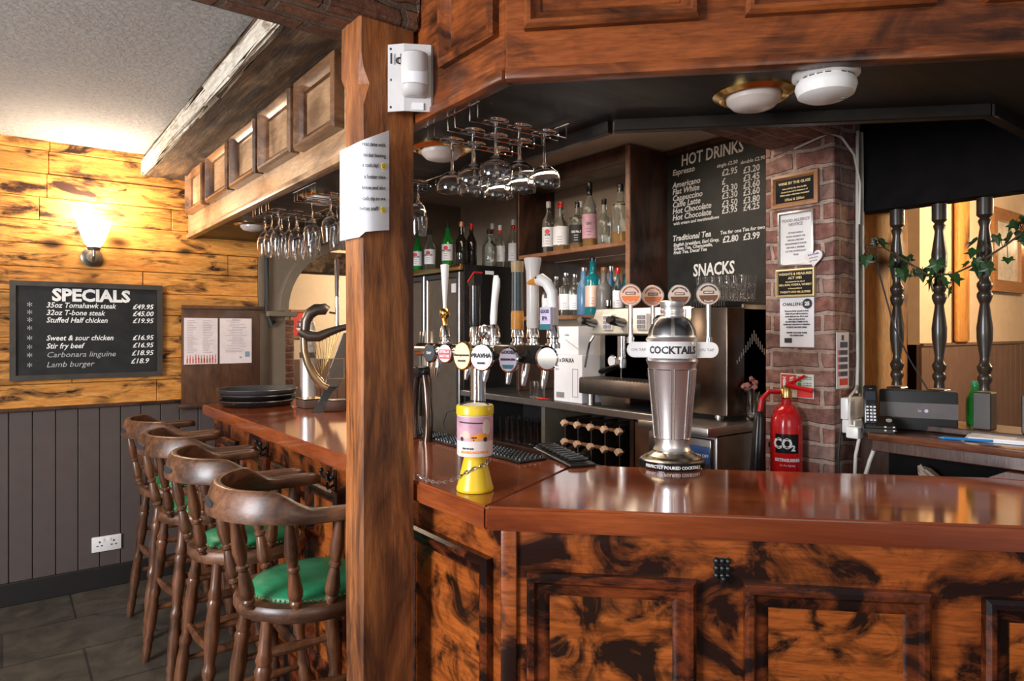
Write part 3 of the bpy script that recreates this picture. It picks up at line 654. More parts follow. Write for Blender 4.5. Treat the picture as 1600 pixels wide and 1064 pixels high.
GA=plain('amber_liquid',(.75,.36,.06),.06,0,.1,trans=.6); GT=plain('teal_bottle',(.01,.22,.26),.05,0,.1,.5,trans=.35); GB=plain('blue_bottle',(.10,.22,.36),.25,0,.1,trans=.2); GS=plain('grey_bottle',(.13,.12,.115),.3,0,.1)
FT=1.946
VG='vermouth and spirit bottles on top of the fridge'
bottle('green vermouth bottle at the left end of the fridge top, beside the post',2.47,4.45,FT,.29,.040,GG,blackm,paper,'wine',VG,txt='MARTINI',mark=redp)
bottle('clear vermouth bottle with round red marked label, second along the fridge top',2.48,4.28,FT,.29,.040,GL,blackm,paper,'wine',VG,txt='MARTINI',mark=redp)
bottle('bright green vermouth bottle standing alone in the middle of the fridge front edge',2.47,4.02,FT,.31,.040,GG,blackm,paper,'wine',VG,txt='MARTINI',mark=redp)
bottle('slim clear bottle with red label half behind the bright green vermouth',2.60,4.03,FT,.29,.034,GL,paper,redp,'wine',VG)
bottle('dark silver shouldered bottle near the front corner of the fridge top',2.46,3.83,FT,.29,.040,GD,copper,None,'squat',VG)
bottle('very dark bottle with a red cap behind the silver shouldered one',2.56,3.86,FT,.29,.038,GD,red,None,'wine',VG)
bottle('large clear square shouldered bottle on the dark side of the fridge top',2.70,3.84,FT,.26,.052,GL,blackm,None,'squat',VG)
bottle('clear bottle with red neck and pale label, toward the right end of the fridge top',2.792,3.845,FT,.30,.036,GL,paper,paper,'wine',VG,band=redp)
bottle('tall clear bottle with red collar, rightmost but one on the fridge top',2.835,4.0,FT,.335,.036,GL,paper,paper,'wine',VG,band=redp)
bottle('clear bottle with red cap at the far right end of the fridge top',2.868,3.79,FT,.34,.036,GL,paper,paper,'wine',VG,band=red)
UG='spirits on the upper shelf'; UZ=1.986
bottle('white labelled clear rum bottle at the left end of the upper shelf',2.76,3.279,UZ,.335,.040,GL,paper,paper,'round',UG,txt='RUM',mark=redp)
bottle('clear bottle with amber rum in its base and a red top on the upper shelf',2.75,3.15,UZ,.31,.048,GL,red,paper,'squat',UG,liq=GA)
bottle('slim pale capped bottle between the red topped and black labelled bottles',2.86,3.09,UZ,.32,.036,GL,paper,None,'wine',UG)
bottle('square whiskey bottle with a black label on the upper shelf',2.75,3.00,UZ,.29,.038,GL,black,blackm,'square',UG,txt='Old No.7',liq=GA)
bottle('tall dark topped bottle with pink label and gold flecks on the upper shelf',2.74,2.884,UZ,.385,.042,GL,black,pinkp,'round',UG,band=black,liq=GA,txt='GIN')
bottle('clear bottle with black cap right of the gold flecked one',2.76,2.785,UZ,.275,.038,GL,black,None,'squat',UG)
bottle('clear bottle with an inch of golden spirit at the right end of the upper shelf',2.76,2.655,UZ,.335,.046,GL,black,None,'tall',UG,liq=GA)
LG='gins and vodkas on the lower shelf'; LZ=1.596
for a in (('small clear bottle with pale label and chrome top, behind the goose tap',2.80,3.34,.23,.034,GL,chrome,paper,'round'),
 ('clear pink labelled bottle second along the lower shelf',2.78,3.23,.25,.036,GL,chrome,pinkp,'round'),
 ('clear bottle with tall red streaked label on the lower shelf',2.77,3.127,.265,.040,GL,chrome,paper,'tall'),
 ('clear white labelled bottle just left of the blue bottle',2.77,3.045,.25,.034,GL,chrome,paper,'round'),
 ('pale blue sloping shouldered bottle on the lower shelf',2.76,2.955,.285,.042,GB,steel,None,'flask'),
 ('tall teal glass gin bottle on the lower shelf',2.75,2.868,.335,.044,GT,black,copper_l,'tall'),
 ('grey ceramic looking bottle with cork right of the teal one',2.74,2.765,.27,.048,GS,shelf_w,None,'squat'),
 ('blue bottle peeping out behind the grey one',2.86,2.83,.29,.034,GB,steel,None,'wine'),
 ('green necked bottle behind the right end of the lower shelf',2.85,2.68,.31,.036,GT,greenp,None,'wine'),
 ('clear bottle with red cap and white label by the right upright of the lower shelf',2.75,2.665,.26,.030,GL,red,paper,'wine'),
 ('green capped clear bottle at the extreme right of the lower shelf',2.82,2.585,.30,.034,GL,greenp,None,'wine')):
    bottle(a[0],a[1],a[2],LZ,a[3],a[4],a[5],a[6],a[7],a[8],LG)
# ---------------------------------------------------------------- hot drinks board
t=thing('menu_chalkboard','tall black chalkboard listing HOT DRINKS and SNACKS behind the bar','chalkboard',(2.953,2.50,0),W)
B().box(0.0,.80,-.004,.004,1.62,2.485).done('slate',plain('board_slate',(.016,.016,.013),.45,0,.4),t)
B().frame(-.008,.808,1.61,2.495,[(0,0),(0,-.02),(.022,-.02),(.028,0)]).done('frame',dark_w,t)
b=B(); z=-.0055
b.text('HOT DRINKS',.086,(.115,z,2.398),'LEFT',.05,.0016,sx=.76); b.text('SNACKS',.090,(.195,z,1.795),'LEFT',.05,.0022,sx=.76)
for i,(s_,zz) in enumerate((('Espresso',2.356),('Americano',2.287),('Flat White',2.251),('Cappuccino',2.215),('Caffe Latte',2.180),('Hot Chocolate',2.145),('Hot Chocolate',2.109))): b.text(s_,.044,(.055,z,zz),'LEFT',.2,.0007,sx=.95)
b.text('with cream and marshmallows',.024,(.063,z,2.083),'LEFT',.1,.0005); b.text('Traditional Tea',.043,(.055,z,1.996),'LEFT',.2,.0008,sx=.95)
for i,s_ in enumerate(('English breakfast, Earl Grey,','Green Tea, Chamomile,','Fruit Tea, Decaf Tea')): b.text(s_,.025,(.063,z,1.966-.021*i),'LEFT',.15,.0006,sx=1.05)
for s_,zz in (('£2.95',2.297),('£',2.252),('£3.30',2.214),('£3.30',2.178),('£3.50',2.137),('£3.95',2.103)): b.text(s_,.046,(.375,z,zz),'LEFT',.05,.0008,sx=.9)
for s_,zz in (('£3.20',2.286),('£3.45',2.246),('£3.60',2.210),('£3.60',2.175),('£3.80',2.136),('£4.25',2.100)): b.text(s_,.046,(.50,z,zz),'LEFT',.05,.0008,sx=.9)
b.text('single £2.50',.026,(.345,z,2.345),'LEFT',.1,.0004); b.text('double £2.90',.026,(.485,z,2.335),'LEFT',.1,.0004)
b.text('Tea for one',.026,(.365,z,1.998),'LEFT',.1,.0006); b.text('Tea for two',.026,(.495,z,1.998),'LEFT',.1,.0006); b.text('£2.80',.046,(.38,z,1.955),'LEFT',.05,.001,sx=.9); b.text('£3.99',.046,(.50,z,1.955),'LEFT',.05,.001,sx=.9)
b.done('lettering',chalk,t,0)
# ---------------------------------------------------------------- coffee machine and boxes
t=thing('coffee_machine','stainless espresso machine with black knobs on the back counter','coffee machine',(2.42,2.595,1.121),W); t.scale=(.96,.96,.96)
B().box(.02,.15,.14,.228,.10,.52,.006).box(.145,.90,.14,.44,.10,.52,.006).done('body',dsteel,t)
b=B(); 
b.rings([[(x,.16,.52),(x,.10,.515),(x,.045,.385),(x,.075,.375),(x,.16,.375)] for x in (.0,.66)]); b.done('front_panel',plain('worn_steel',(.72,.68,.60),.35,.7,.2),t)
B().box(-.01,.68,.14,.17,.10,.39).done('splash_back',plain('splash_steel',(.30,.28,.26),.3,1,.2),t)
B().box(-.02,.72,-.015,.16,.06,.145,.006).done('drip_tray',dsteel,t)
b=B()
for i in range(30): b.box(-.005+.0235*i,.005+.0235*i,-.02,.14,.1455,.149)
b.done('tray_grille',steel,t,0)
B().box(.70,.90,.02,.44,.02,.505,.008).done('side_cabinet',plain('smoked_steel',(.13,.10,.08),.28,1,.2),t)
b=B()
for i in range(14): b.box(.705+.0135*i,.713+.0135*i,.018,.4,.507,.53)
b.box(.70,.90,.018,.022,.528,.533).done('cup_rail',blackm,t,0)
b=B()
for i in range(15):
    h=.25+.10*(1-abs(i-8)/8); b.box(.8995,.901,.09+.016*i,.095+.016*i,h,h+.05*(1-abs(i-8)/12))
b.done('vent',steel,t,0)
for x in (.02,.235,.56):
    p=B().cyl((x,.06,.44),(x+.01,-.03,.452),.025,16).done('knob',black,t); B().cyl((x+.01,-.03,.452),(x+.012,-.055,.455),.018,14).done('knob_tip',black,p)
for x in (.105,.345):
    p=B().box(x,x+.065,.045,.075,.405,.485).done('keypad',paper,t); p.rotation_euler=(0,0,0)
    b=B()
    for i in range(2):
        for j in range(3): b.box(x+.006+.03*i,x+.029+.03*i,.040,.05,.410+.024*j,.429+.024*j)
    b.done('keys',inkg,p,0)
for x in (.20,.52):
    p=B().lathe([(.03,.20),(.038,.205),(.038,.25),(.03,.26),(.03,.37)],20,(x,.10,0)).done('group_head',chrome,t)
    B().seg((x,.07,.215),(x+.02,-.09,.19),[(0,.010),(.3,.014),(.9,.016),(1,.01)],12).done('portafilter_handle',black,p)
p=B().disc((.10,.138,.235),.034,.034,.02,24).done('gauge',chrome,t); B().disc((.10,.117,.235),.027,.027,.002,24,.0005).done('gauge_face',paper,p)
for x in (-.0,.61): B().tube([(x,.08,.37),(x-.005,.05,.33),(x+.012,.0,.20)],.006).done('steam_wand',chrome,t)
for x in (.04,.62): B().cyl((x,.02,0),(x,.02,.06),.022,16).done('foot',steel,t)
B().cyl((.80,.1,0),(.80,.1,.03),.022,16).done('foot',steel,t)
B().box(.58,.655,.04,.047,.40,.50).done('notice',paper,t)
b0=None
def tumbler(name,label,x,y,z,r,h,group,first):
    if first is None:
        t=thing(name,label,'glass',(x,y,z),0,group)
        B().lathe([(r*.78,0),(r,h),(r*.94,h),(r*.72,.012),(0,.012),(0,0)],20,loop=False,cap0=False,cap1=False).done('glass_body',glass_c,t,60); return t
    return dup(first,(x,y,z),0,label,group)
f0=None; TG='glasses stacked on the coffee machine'
for lay in range(2):
    for i in range(7):
        for j in range(2):
            f0_=tumbler('tumbler','small clear glass upside down on top of the coffee machine side',2.58+.075*j+.012*lay,1.985-.042*i if 0 else 1.99-.038*i,1.634+.0585*lay,.021,.058,TG,f0); f0=f0 or f0_
f1=None
for i in range(7):
    for j in range(2):
        q=tumbler('pint_glass','clear pint glass on the low shelf under the back counter',2.47+.09*j,3.36-.061*i,.826,.032,.15,'pint glasses under the back counter',f1); f1=f1 or q
t=thing('carton','large white cardboard box with a barcode, lower of the two on the back counter','box',(2.43,2.84,1.121),W)
B().box(0,.225,0,.14,0,.255,.002,1).done('carton_body',paper,t)
b=B().text('36 x SVALKA',.030,(.012,-.001,.215),'LEFT',bold=.0008,sx=.9); b.text('glass',.014,(.012,-.001,.19),'LEFT'); b.text('24 cl',.014,(.012,-.001,.17),'LEFT'); b.done('print',ink,t,0)
B().box(.02,.085,-.001,0,.02,.05).done('barcode',inkg,t); B().frame(.15,.195,.03,.18,[(0,0),(0,-.001),(.003,-.001),(.003,0)]).done('picture_outline',inkg,t)
t=thing('carton','smaller white box standing on top of the large barcoded carton','box',(2.445,2.85,1.377),W)
B().box(0,.19,0,.12,0,.15,.002,1).done('carton_body',paper,t); B().tube([(.09,-.001,.08),(.19,-.001,.03)],.0012,6).done('flap_crease',inkg,t); B().text('svalka',.016,(.10,-.001,.10)).done('print',inkg,t,0)
def steel_cup(label,x,y,m_,r0,r1,h):
    t=thing('bar_cup',label,'cup',(x,y,1.1205)); B().lathe([(r0,0),(r1,h),(r1*.9,h),(r0*.88,.004),(0,.004)],18,cap0=False,cap1=False).done('cup_body',m_,t); B().lathe([(r0,0),(r0,.003),(0,.003)],18).done('foot',m_,t)
steel_cup('small clear glass on the back counter below the taps',2.47,3.07,glass_c,.022,.026,.09)
steel_cup('second small clear glass, closer to the steel cup below the taps',2.46,2.99,glass_c,.022,.026,.09)
steel_cup('stainless steel cup beside the white carton',2.52,2.905,steel,.026,.030,.10)
t=thing('bottle_opener','red handled bottle opener lying on the back counter edge','opener',(2.43,3.0,1.1205),W); B().box(0,.055,0,.012,0,.006,.002).done('handle',redp,t); B().box(.055,.11,.001,.011,.001,.005,.001,1).done('blade',red,t)
t=thing('measure_cup','small black and silver spirit measure in front of the grey bottle','cup',(2.668,2.662,1.596)); B().lathe([(.012,0),(.013,.004),(.004,.022),(.004,.028),(.014,.045),(0,.045)],16).done('lower_cup',black,t); B().lathe([(.0142,.045),(.016,.075),(.015,.075),(0,.05)],16,cap0=False,cap1=False).done('upper_cup',chrome,t)
# wine rack
t=thing('wine_rack','small wooden wine rack under the back counter','wine rack',(2.405,2.74,.78),W)
for i in range(5):
    B().box(.1*i-.004+.01,.1*i+.004+.01,.01,.2,.0,.26).done('strap',dsteel,t)
for j in range(3):
    b=B()
    z0_=.03+.10*j
    B().box(.0,.42,.02,.04,z0_-.008,z0_+.008,.002,1).done('rail',shelf_w,t); B().box(.0,.42,.17,.19,z0_-.008,z0_+.008,.002,1).done('rail',shelf_w,t)
    for i in range(5):
        b=B(); b.M=Matrix.Translation((.1*i+.01,0,z0_))@Matrix.Rotation(PI/4,4,'Y'); b.box(-.014,.014,-.012,.02,-.014,.014,.002,1); b.done('peg',plain('pale_wood',(.62,.40,.26),.5),t)
def winebottle(x,z,label,cap):
    q=thing('wine_bottle',label,'bottle',(2.41,2.73-x,.78+z),W)
    b=B(); b.M=Matrix.Rotation(PI/2,4,'X'); b.lathe([(0,-.19),(.036,-.19),(.037,-.02),(.03,.0),(.014,.035),(.013,.08),(0,.08)],20); b.done('glass_body',GD,q)
    b=B(); b.M=Matrix.Rotation(PI/2,4,'X'); b.lathe([(.0145,.03),(.0155,.035),(.0155,.098),(0,.1)],16); b.done('foil_cap',cap,q)
winebottle(.05,.082,'wine bottle with copper foil neck poking out of the wine rack',copper); winebottle(.16,.082,'dark wine bottle lying in the rack beside the copper foil one',blackm)
# drainer, glasswasher
t=thing('drainer_tray','stainless tray on the counter end beside the fire extinguisher','tray',(2.2,2.015,1.084),W)
B().box(0,.365,0,.75,.0,.036,.004).done('tray',steel,t); B().frame(0,.36,.03,.042,[(0,.0),(.004,.0)]).bm.free()
t=thing('glasswasher','stainless glasswasher with blue control panel under the back counter','dishwasher',(2.235,2.0,0),W)
B().box(0,.345,.03,.50,.02,1.08,.006).done('cabinet',dsteel,t); B().box(.01,.335,.0,.03,.1,.93,.006).done('door',steel,t); B().box(.04,.32,-.03,-.01,.90,.915,.004).done('handle',chrome,t)
B().box(.01,.335,.005,.03,.94,1.07,.006).done('fascia',dsteel,t); p=B().box(.13,.333,.0,.006,.97,1.04,.004).done('control_panel',plain('blue_panel',(.03,.07,.20),.3),t)
for x,m_ in ((.20,steel),(.245,yellow)): B().disc((x,.0,1.005),.013,.013,.008,16).done('button',m_,p)
B().text('ON OFF',.018,(.295,-.001,.998)).done('print',chalk,p,0)
# vase
t=thing('flower_vase','small glass vase of dried pink flowers beside the fire extinguisher','vase',(2.56,1.692,1.121))
B().lathe([(0,0),(.022,0),(.026,.01),(.030,.05),(.024,.10),(.034,.125),(.031,.125),(.021,.10),(.026,.05),(.02,.012),(0,.012)],20,cap0=False,cap1=False).done('glass_body',glass_c,t,60)
b=B(); rd=random.Random(8)
for i in range(9):
    a=rd.uniform(0,6.28); r=rd.uniform(.015,.04); h=rd.uniform(.13,.175); b.tube([(0,0,.03),(r*.5*math.cos(a),r*.5*math.sin(a),.1),(r*math.cos(a),r*math.sin(a),h)],.0016,5)
b.done('stems',stemm,t); rd=random.Random(8); b=B()
for i in range(9):
    a=rd.uniform(0,6.28); r=rd.uniform(.015,.04); h=rd.uniform(.13,.175); b.ball((r*math.cos(a),r*math.sin(a),h),.013,7,.8)
b.rough(.004,3); b.done('flowers',plain('dried_flower',(.42,.17,.13),.8,0,.4),t,0)
# ---------------------------------------------------------------- fire extinguisher and notices on the pillar
t=thing('fire_extinguisher','red CO2 fire extinguisher hung on the brick pillar','fire extinguisher',(2.335,1.40,.70),-.95)
B().lathe([(0,0),(.052,0),(.057,.012),(.057,.45),(.054,.475),(.044,.505),(.028,.525),(.018,.53),(.018,.55),(0,.55)],32).done('cylinder',red,t)
B().lathe([(.0575,.355),(.058,.355),(.058,.425),(.0575,.425)],24,cap0=False,cap1=False,a0=-PI*.75,a1=-PI*.28).done('label',black,t)
b=B().text('CO',.052,(-.018,0,.373),wrap=.0585,bold=.0022,sx=.85); b.text('2',.028,(.020,0,.365),wrap=.0585,bold=.0014); b.text('EXTINGUISHER',.015,(.0,0,.325),wrap=.0585,bold=.0008,sx=.9); b.text('for fire fighting',.009,(-.0,0,.308),wrap=.0585)
for z in (.265,.25,.21,.195): b.text('carbon dioxide',.010,(-.006,0,z),wrap=.0585)
b.done('lettering',paper,t,0)
p=B().lathe([(.016,.55),(.020,.555),(.020,.585),(.012,.60),(0,.60)],16).done('valve',brass,t)
B().seg((0,-.005,.60),(.085,-.05,.585),[(0,.009),(.5,.008),(1,.009)],8).done('lever',red,t); B().seg((0,-.005,.60),(.065,.01,.635),[(0,.008),(1,.006)],8).done('lever',red,t)
B().tube([(-.01,0,.575),(-.06,-.0,.575),(-.085,0,.545),(-.092,0,.50)],.010,10).done('hose',red,t)
B().seg((-.092,0,.50),(-.105,-.01,.18),[(0,.014),(.08,.022),(.5,.026),(1,.034)],16).done('horn',black,t)
B().box(-.06,.06,.03,.06,.36,.38,.003).done('wall_bracket',black,t)
def plaque(name,label,cat,y0,y1,z0,z1,bm_,fm,tm,lines,head=None,depth=.008,fw=.0):
    t=thing(name,label,cat,(2.3985,y0,z0),W); wd=y0-y1; h=z1-z0
    B().box(0,wd,-depth,0,0,h,.001,1).done('plate',bm_,t)
    if fm: B().frame(-fw,wd+fw,-fw,h+fw,[(0,0),(0,-depth-.006),(fw*.6+.003,-depth-.008),(fw+.006,-depth-.001),(fw+.006,0)]).done('frame',fm,t)
    b=B()
    for s_,z,sz,al in lines:
        x={'C':wd/2,'L':.012,'R':wd-.012}[al]; b.text(s_,sz,(x,-depth-.001,h*z),{'C':'CENTER','L':'LEFT','R':'RIGHT'}[al],bold=.0003)
    b.done('lettering',tm,t,0); return t
plaque('notice_plaque','wood framed black plaque at the top of the brick pillar','plaque',1.483,1.318,1.985,2.085,black,pic_w,gold,[('WINE BY THE GLASS',.74,.014,'C'),('wine sold by the glass in this',.56,.0085,'C'),('house is served in measures of',.44,.0085,'C'),('125ml unless otherwise requested',.32,.0085,'C'),('175ml & 250ml',.12,.013,'C')],fw=.012)
plaque('notice_plaque','silver FOOD ALLERGY NOTICE plate on the brick pillar','notice',1.462,1.328,1.752,1.95,plain('brushed_plate',(.70,.69,.69),.4,.5,.06),steel,inkg,[('FOOD ALLERGY',.83,.0155,'C'),('NOTICE',.75,.0155,'C'),('IF YOU HAVE A',.60,.0085,'C'),('FOOD ALLERGY OR',.53,.0085,'C'),('SPECIAL DIETARY',.46,.0085,'C'),('REQUIREMENT PLEASE',.39,.0085,'C'),('INFORM A MEMBER',.32,.0085,'C'),('OF THE HOSPITALITY',.25,.0085,'C'),('TEAM',.18,.0085,'C')],fw=.004)
plaque('notice_plaque','black and gold WEIGHTS & MEASURES ACT plaque on the pillar','plaque',1.473,1.322,1.633,1.734,black,gold,gold,[('WEIGHTS & MEASURES',.80,.013,'C'),('ACT 1985',.65,.013,'C'),('the measure for the sale of',.53,.007,'C'),('GIN, RUM, VODKA, WHISKY',.40,.0105,'C'),('in these premises is',.28,.007,'C'),('TWENTY-FIVE MILLILITRES',.13,.0105,'C')],fw=.002)
t=plaque('notice_sheet','white CHALLENGE 25 sheet on the brick pillar','notice',1.464,1.326,1.441,1.628,paper,None,ink,[('CHALLENGE',.84,.0165,'L')]+[(s_,.72-.055*i,.0075,'C') for i,s_ in enumerate(('If you are lucky enough to look','under 25 you will be asked to','prove that you are 18 or over','when you buy alcohol','ACCEPTABLE FORMS OF ID','PASSPORT OR PHOTO DRIVING','LICENCE OR PASS CARD','','THANK YOU FOR YOUR','CO-OPERATION'))],depth=.002)
p=B().disc((.112,-.002,.163),.019,.019,.0015,24,.0003).done('badge',ink,t); B().text('25',.019,(.112,-.0042,.157),bold=.001).done('number',paper,p,0); B().box(.02,.05,-.003,-.002,.016,.034).done('logo_block',ink,t)
t=thing('fire_sign','red and green fire extinguisher instruction sign on the pillar','sign',(2.3985,1.462,1.25),W)
B().box(0,.135,-.002,0,0,.09,.001,1).done('plate',plain('sign_green_white',(.72,.76,.68),.4),t); B().box(.004,.066,-.003,-.002,.03,.086).done('red_panel',redp,t); B().box(.070,.131,-.003,-.002,.003,.036).done('red_panel',redp,t)
b=B().box(.012,.024,-.004,-.003,.036,.068); b.box(.015,.021,-.004,-.003,.068,.074); b.box(.009,.026,-.004,-.003,.074,.077)
for i in range(4): b.prism([(.040+.004*i*0,.036+.011*i),(.058,.042+.011*i),(.052,.047+.011*i),(.040,.043+.011*i)],(-.004,-.003))
b.done('symbols',paper,t,0); b=B().box(.072,.086,-.003,-.002,.062,.082); b.box(.072,.086,-.003,-.002,.041,.058)
for z in (.078,.070,.055,.047): b.text('CO2 FIRE USE',.006,(.090,-.0025,z),'LEFT')
b.done('print',greenp,t,0)
t=thing('heart_ornament','white wooden heart with handwriting hung over the allergy notice','ornament',(2.3875,1.320,1.772),W)
b=B(); pts=[]
for i in range(40):
    a=2*PI*i/40; pts.append((.0022*16*math.sin(a)**3*.95,.0022*(13*math.cos(a)-5*math.cos(2*a)-2*math.cos(3*a)-math.cos(4*a))))
b.prism(pts,(-.006,.0)); b.done('heart',plain('heart_white',(.66,.60,.58),.6),t,40)
b=B().text('It is a truth',.009,(0,-.0065,.010),rot=.15,bold=.0003); b.text('of the best',.008,(0,-.0065,-.002),rot=.15); b.text('gin & tea',.008,(0,-.0065,-.013),rot=.15); b.done('lettering',plain('ink_blue',(.08,.08,.25),.6),t,0)
B().tube([(-.004,-.002,.02),(-.002,.0,.05),(.002,.004,.06),(.004,-.002,.022)],.001,5).done('string',stemm,t)
t=thing('safety_notice','narrow white and red safety notice on the right face of the pillar','notice',(2.412,1.2515,1.292))
B().box(0,.09,-.0015,0,0,.205).done('sheet',paper,t)
b=B()
for i in range(5): b.box(.026,.078,-.0025,-.0015,.045+.026*i,.062+.026*i+(.004 if i==4 else 0))
b.box(.036,.052,-.0025,-.0015,.176,.195); b.done('blue_blocks',navy,t,0); b=B()
for i in range(4): b.box(.012,.022,-.0025,-.0015,.045+.026*i,.062+.026*i)
b.box(.022,.08,-.0025,-.0015,.012,.036); b.done('red_blocks',redp,t,0)
# ---------------------------------------------------------------- sockets, cables, phone shelf
t=thing('socket_box','white socket box with plugged in adaptors on the right side of the pillar','socket',(2.44,1.2515,1.13))
B().box(.0,.135,-.03,0,.05,.13,.006).done('box_body',white,t); B().box(.01,.115,-.05,0,.0,.05,.006).done('double_plug',white,t); B().box(-.02,.025,-.075,-.03,-.012,.03,.006).done('plug',white,t); B().box(.06,.10,-.08,-.045,.0,.04,.006).done('plug',white,t)
def cable(label,pts,r,m_): 
    t=thing('cable',label,'cable',pts[0]); p0=Vector(pts[0]); B().tube([Vector(p)-p0 for p in pts],r,8).done('cable_run',m_,t); return t
cable('pale cable running down the pillar edge, nearest the bricks',[(2.555,1.245,2.25),(2.553,1.245,1.8),(2.556,1.244,1.4),(2.545,1.242,1.27)],.006,cable_w)
cable('pale cable running down the pillar edge, nearest the timber',[(2.592,1.245,2.25),(2.590,1.242,1.8),(2.594,1.244,1.4),(2.587,1.24,1.17)],.006,cable_w)
cable('grey green cable between the two pale ones beside the pillar',[(2.574,1.245,2.25),(2.575,1.244,1.75),(2.572,1.244,1.2)],.005,plain('cable_green',(.20,.19,.12),.5))
cable('thin looping cable along the top of the brick pillar',[(2.39,1.40,2.19),(2.38,1.26,2.215),(2.42,1.235,2.20),(2.50,1.23,2.15),(2.55,1.232,2.05),(2.555,1.238,1.9)],.004,cable_w)
cable('thick white cable curling down from the socket box',[(2.52,1.17,1.14),(2.50,1.15,1.10),(2.47,1.16,1.04),(2.46,1.18,.95),(2.46,1.18,.80)],.007,cable_w)
cable('white cable hanging left of the socket box',[(2.435,1.18,1.12),(2.43,1.19,1.06),(2.445,1.2,1.0),(2.44,1.2,.8)],.006,cable_w)
cable('black cable hanging at the pillar corner',[(2.40,1.23,1.14),(2.395,1.235,1.05),(2.40,1.235,.9),(2.41,1.24,.8)],.004,cable_b)
cable('white flex from the wall cables down to the socket box',[(2.548,1.243,1.30),(2.52,1.235,1.285),(2.46,1.225,1.265),(2.435,1.215,1.20),(2.432,1.21,1.165)],.0045,cable_w)
cable('thin black aerial wire slanting down past the balusters to the router',[(2.60,1.205,1.85),(2.595,1.185,1.72),(2.588,1.13,1.52),(2.575,1.07,1.40),(2.56,1.005,1.298)],.003,cable_b)
t=thing('phone_shelf','dark red brown shelf holding phone and router right of the pillar','shelf',(2.4,1.245,0),W)
B().box(0.11,1.5,0,.20,1.125,1.15,.004).done('shelf_board',wood('phone_shelf_wood',(.10,.035,.018),(.18,.06,.028),(.04,.012,.006),0,.6,4,.22,.4),t); B().box(.11,1.5,.03,.05,1.083,1.125,.003,1).done('apron',dark_w,t); B().box(.11,1.5,.16,.19,0,1.125).done('back_panel',void_m,t)
t=thing('cordless_phone','black cordless phone standing in its charging base','phone',(2.44,1.115,1.151),-1.0)
b=B(); b.rings([[(-.05,-.035,z),(.05,-.035,z),(.05,.035,z2),(-.05,.035,z2)] for z,z2 in ((0,0),(.02,.055))]); bmesh.ops.bevel(b.bm,geom=b.bm.edges[:],offset=.006,segments=2,affect='EDGES'); b.done('charging_base',black,t)
b=B(); b.M=Matrix.Translation((-.024,-.004,.018))@Matrix.Rotation(-.22,4,'X'); b.box(-.022,.022,-.012,.012,0,.145,.008); hs=b.done('handset',black,t)
b=B(); b.M=Matrix.Translation((-.024,-.004,.018))@Matrix.Rotation(-.22,4,'X')
for i in range(3):
    for j in range(5): b.box(-.015+.011*i,-.008+.011*i,-.0135,-.011,.018+.0115*j,.024+.0115*j)
b.text('swatch'[:0]+'---',.01,(0,-.0125,.128)); b.done('keys',paper,hs,0)
b=B(); b.M=Matrix.Translation((-.024,-.004,.018))@Matrix.Rotation(-.22,4,'X'); b.box(-.015,.015,-.0135,-.011,.09,.122,.001,1); b.done('screen',plain('phone_screen',(.03,.04,.05),.1),hs)
b=B(); 
for x,z in ((.012,.034),(.038,.034),(.012,.046),(.038,.046)): b.box(x,x+.006,-.034+.0*z,-.030,z-.008,z-.004)
p=b.done('base_keys',chalk,t,0); p.location=(0,-.004,-.018); B().disc((.028,-.020,.043),.010,.007,.004,16,.001).done('dial',dsteel,t)
t=thing('internet_router','black broadband router with a grey band standing on the shelf','router',(2.52,1.15,1.151),-1.12)
B().box(0,.24,0,.035,0,.142,.008).done('case',blackm,t); B().box(.002,.239,-.001,.0,.045,.098).done('grey_band',plain('router_grey',(.13,.115,.11),.4),t); b=B().text('bt',.012,(.125,-.0015,.067)); b.disc((.145,-.001,.071),.006,.006,.001,14,.0002); b.done('logo',lilac,t,0)
for k in range(1):
    t=thing('paper_pad','pile of white papers at the right end of the phone shelf','paper',(2.46,.86,1.151),W+.25)
    B().box(0,.30,0,.13,0,.008,.001,1).done('sheets',paper,t); B().box(.01,.31,.005,.125,.008,.012).done('top_sheet',paper,t)
t=thing('pen','blue pen lying at the edge of the white papers','pen',(2.44,.90,1.156),W+.35); b=B().cyl((-.01,0,0),(.12,.0,0),.0045,8).done('barrel',plain('pen_blue',(.02,.20,.50),.3),t); B().seg((-.01,0,0),(-.025,0,0),[(0,.0045),(1,.001)],8).done('tip',plain('pen_tip',(.03,.3,.6),.3),t)
t=thing('beige_cloth','rumpled beige cloth hanging in the dark recess under the phone shelf','cloth',(2.50,.93,.95))
b=B(); b.lathe([(.005,.12),(.02,.10),(.032,.05),(.03,.0),(.02,-.03),(.004,-.04)],16); b.rough(.006,4); b.bm.transform(Matrix.Rotation(.5,4,'X')) if 0 else None; bmesh.ops.transform(b.bm,matrix=Matrix.Rotation(-.7,4,'X'),verts=b.bm.verts[:]); b.done('fabric',plain('beige',(.40,.30,.22),.8,0,.2),t)
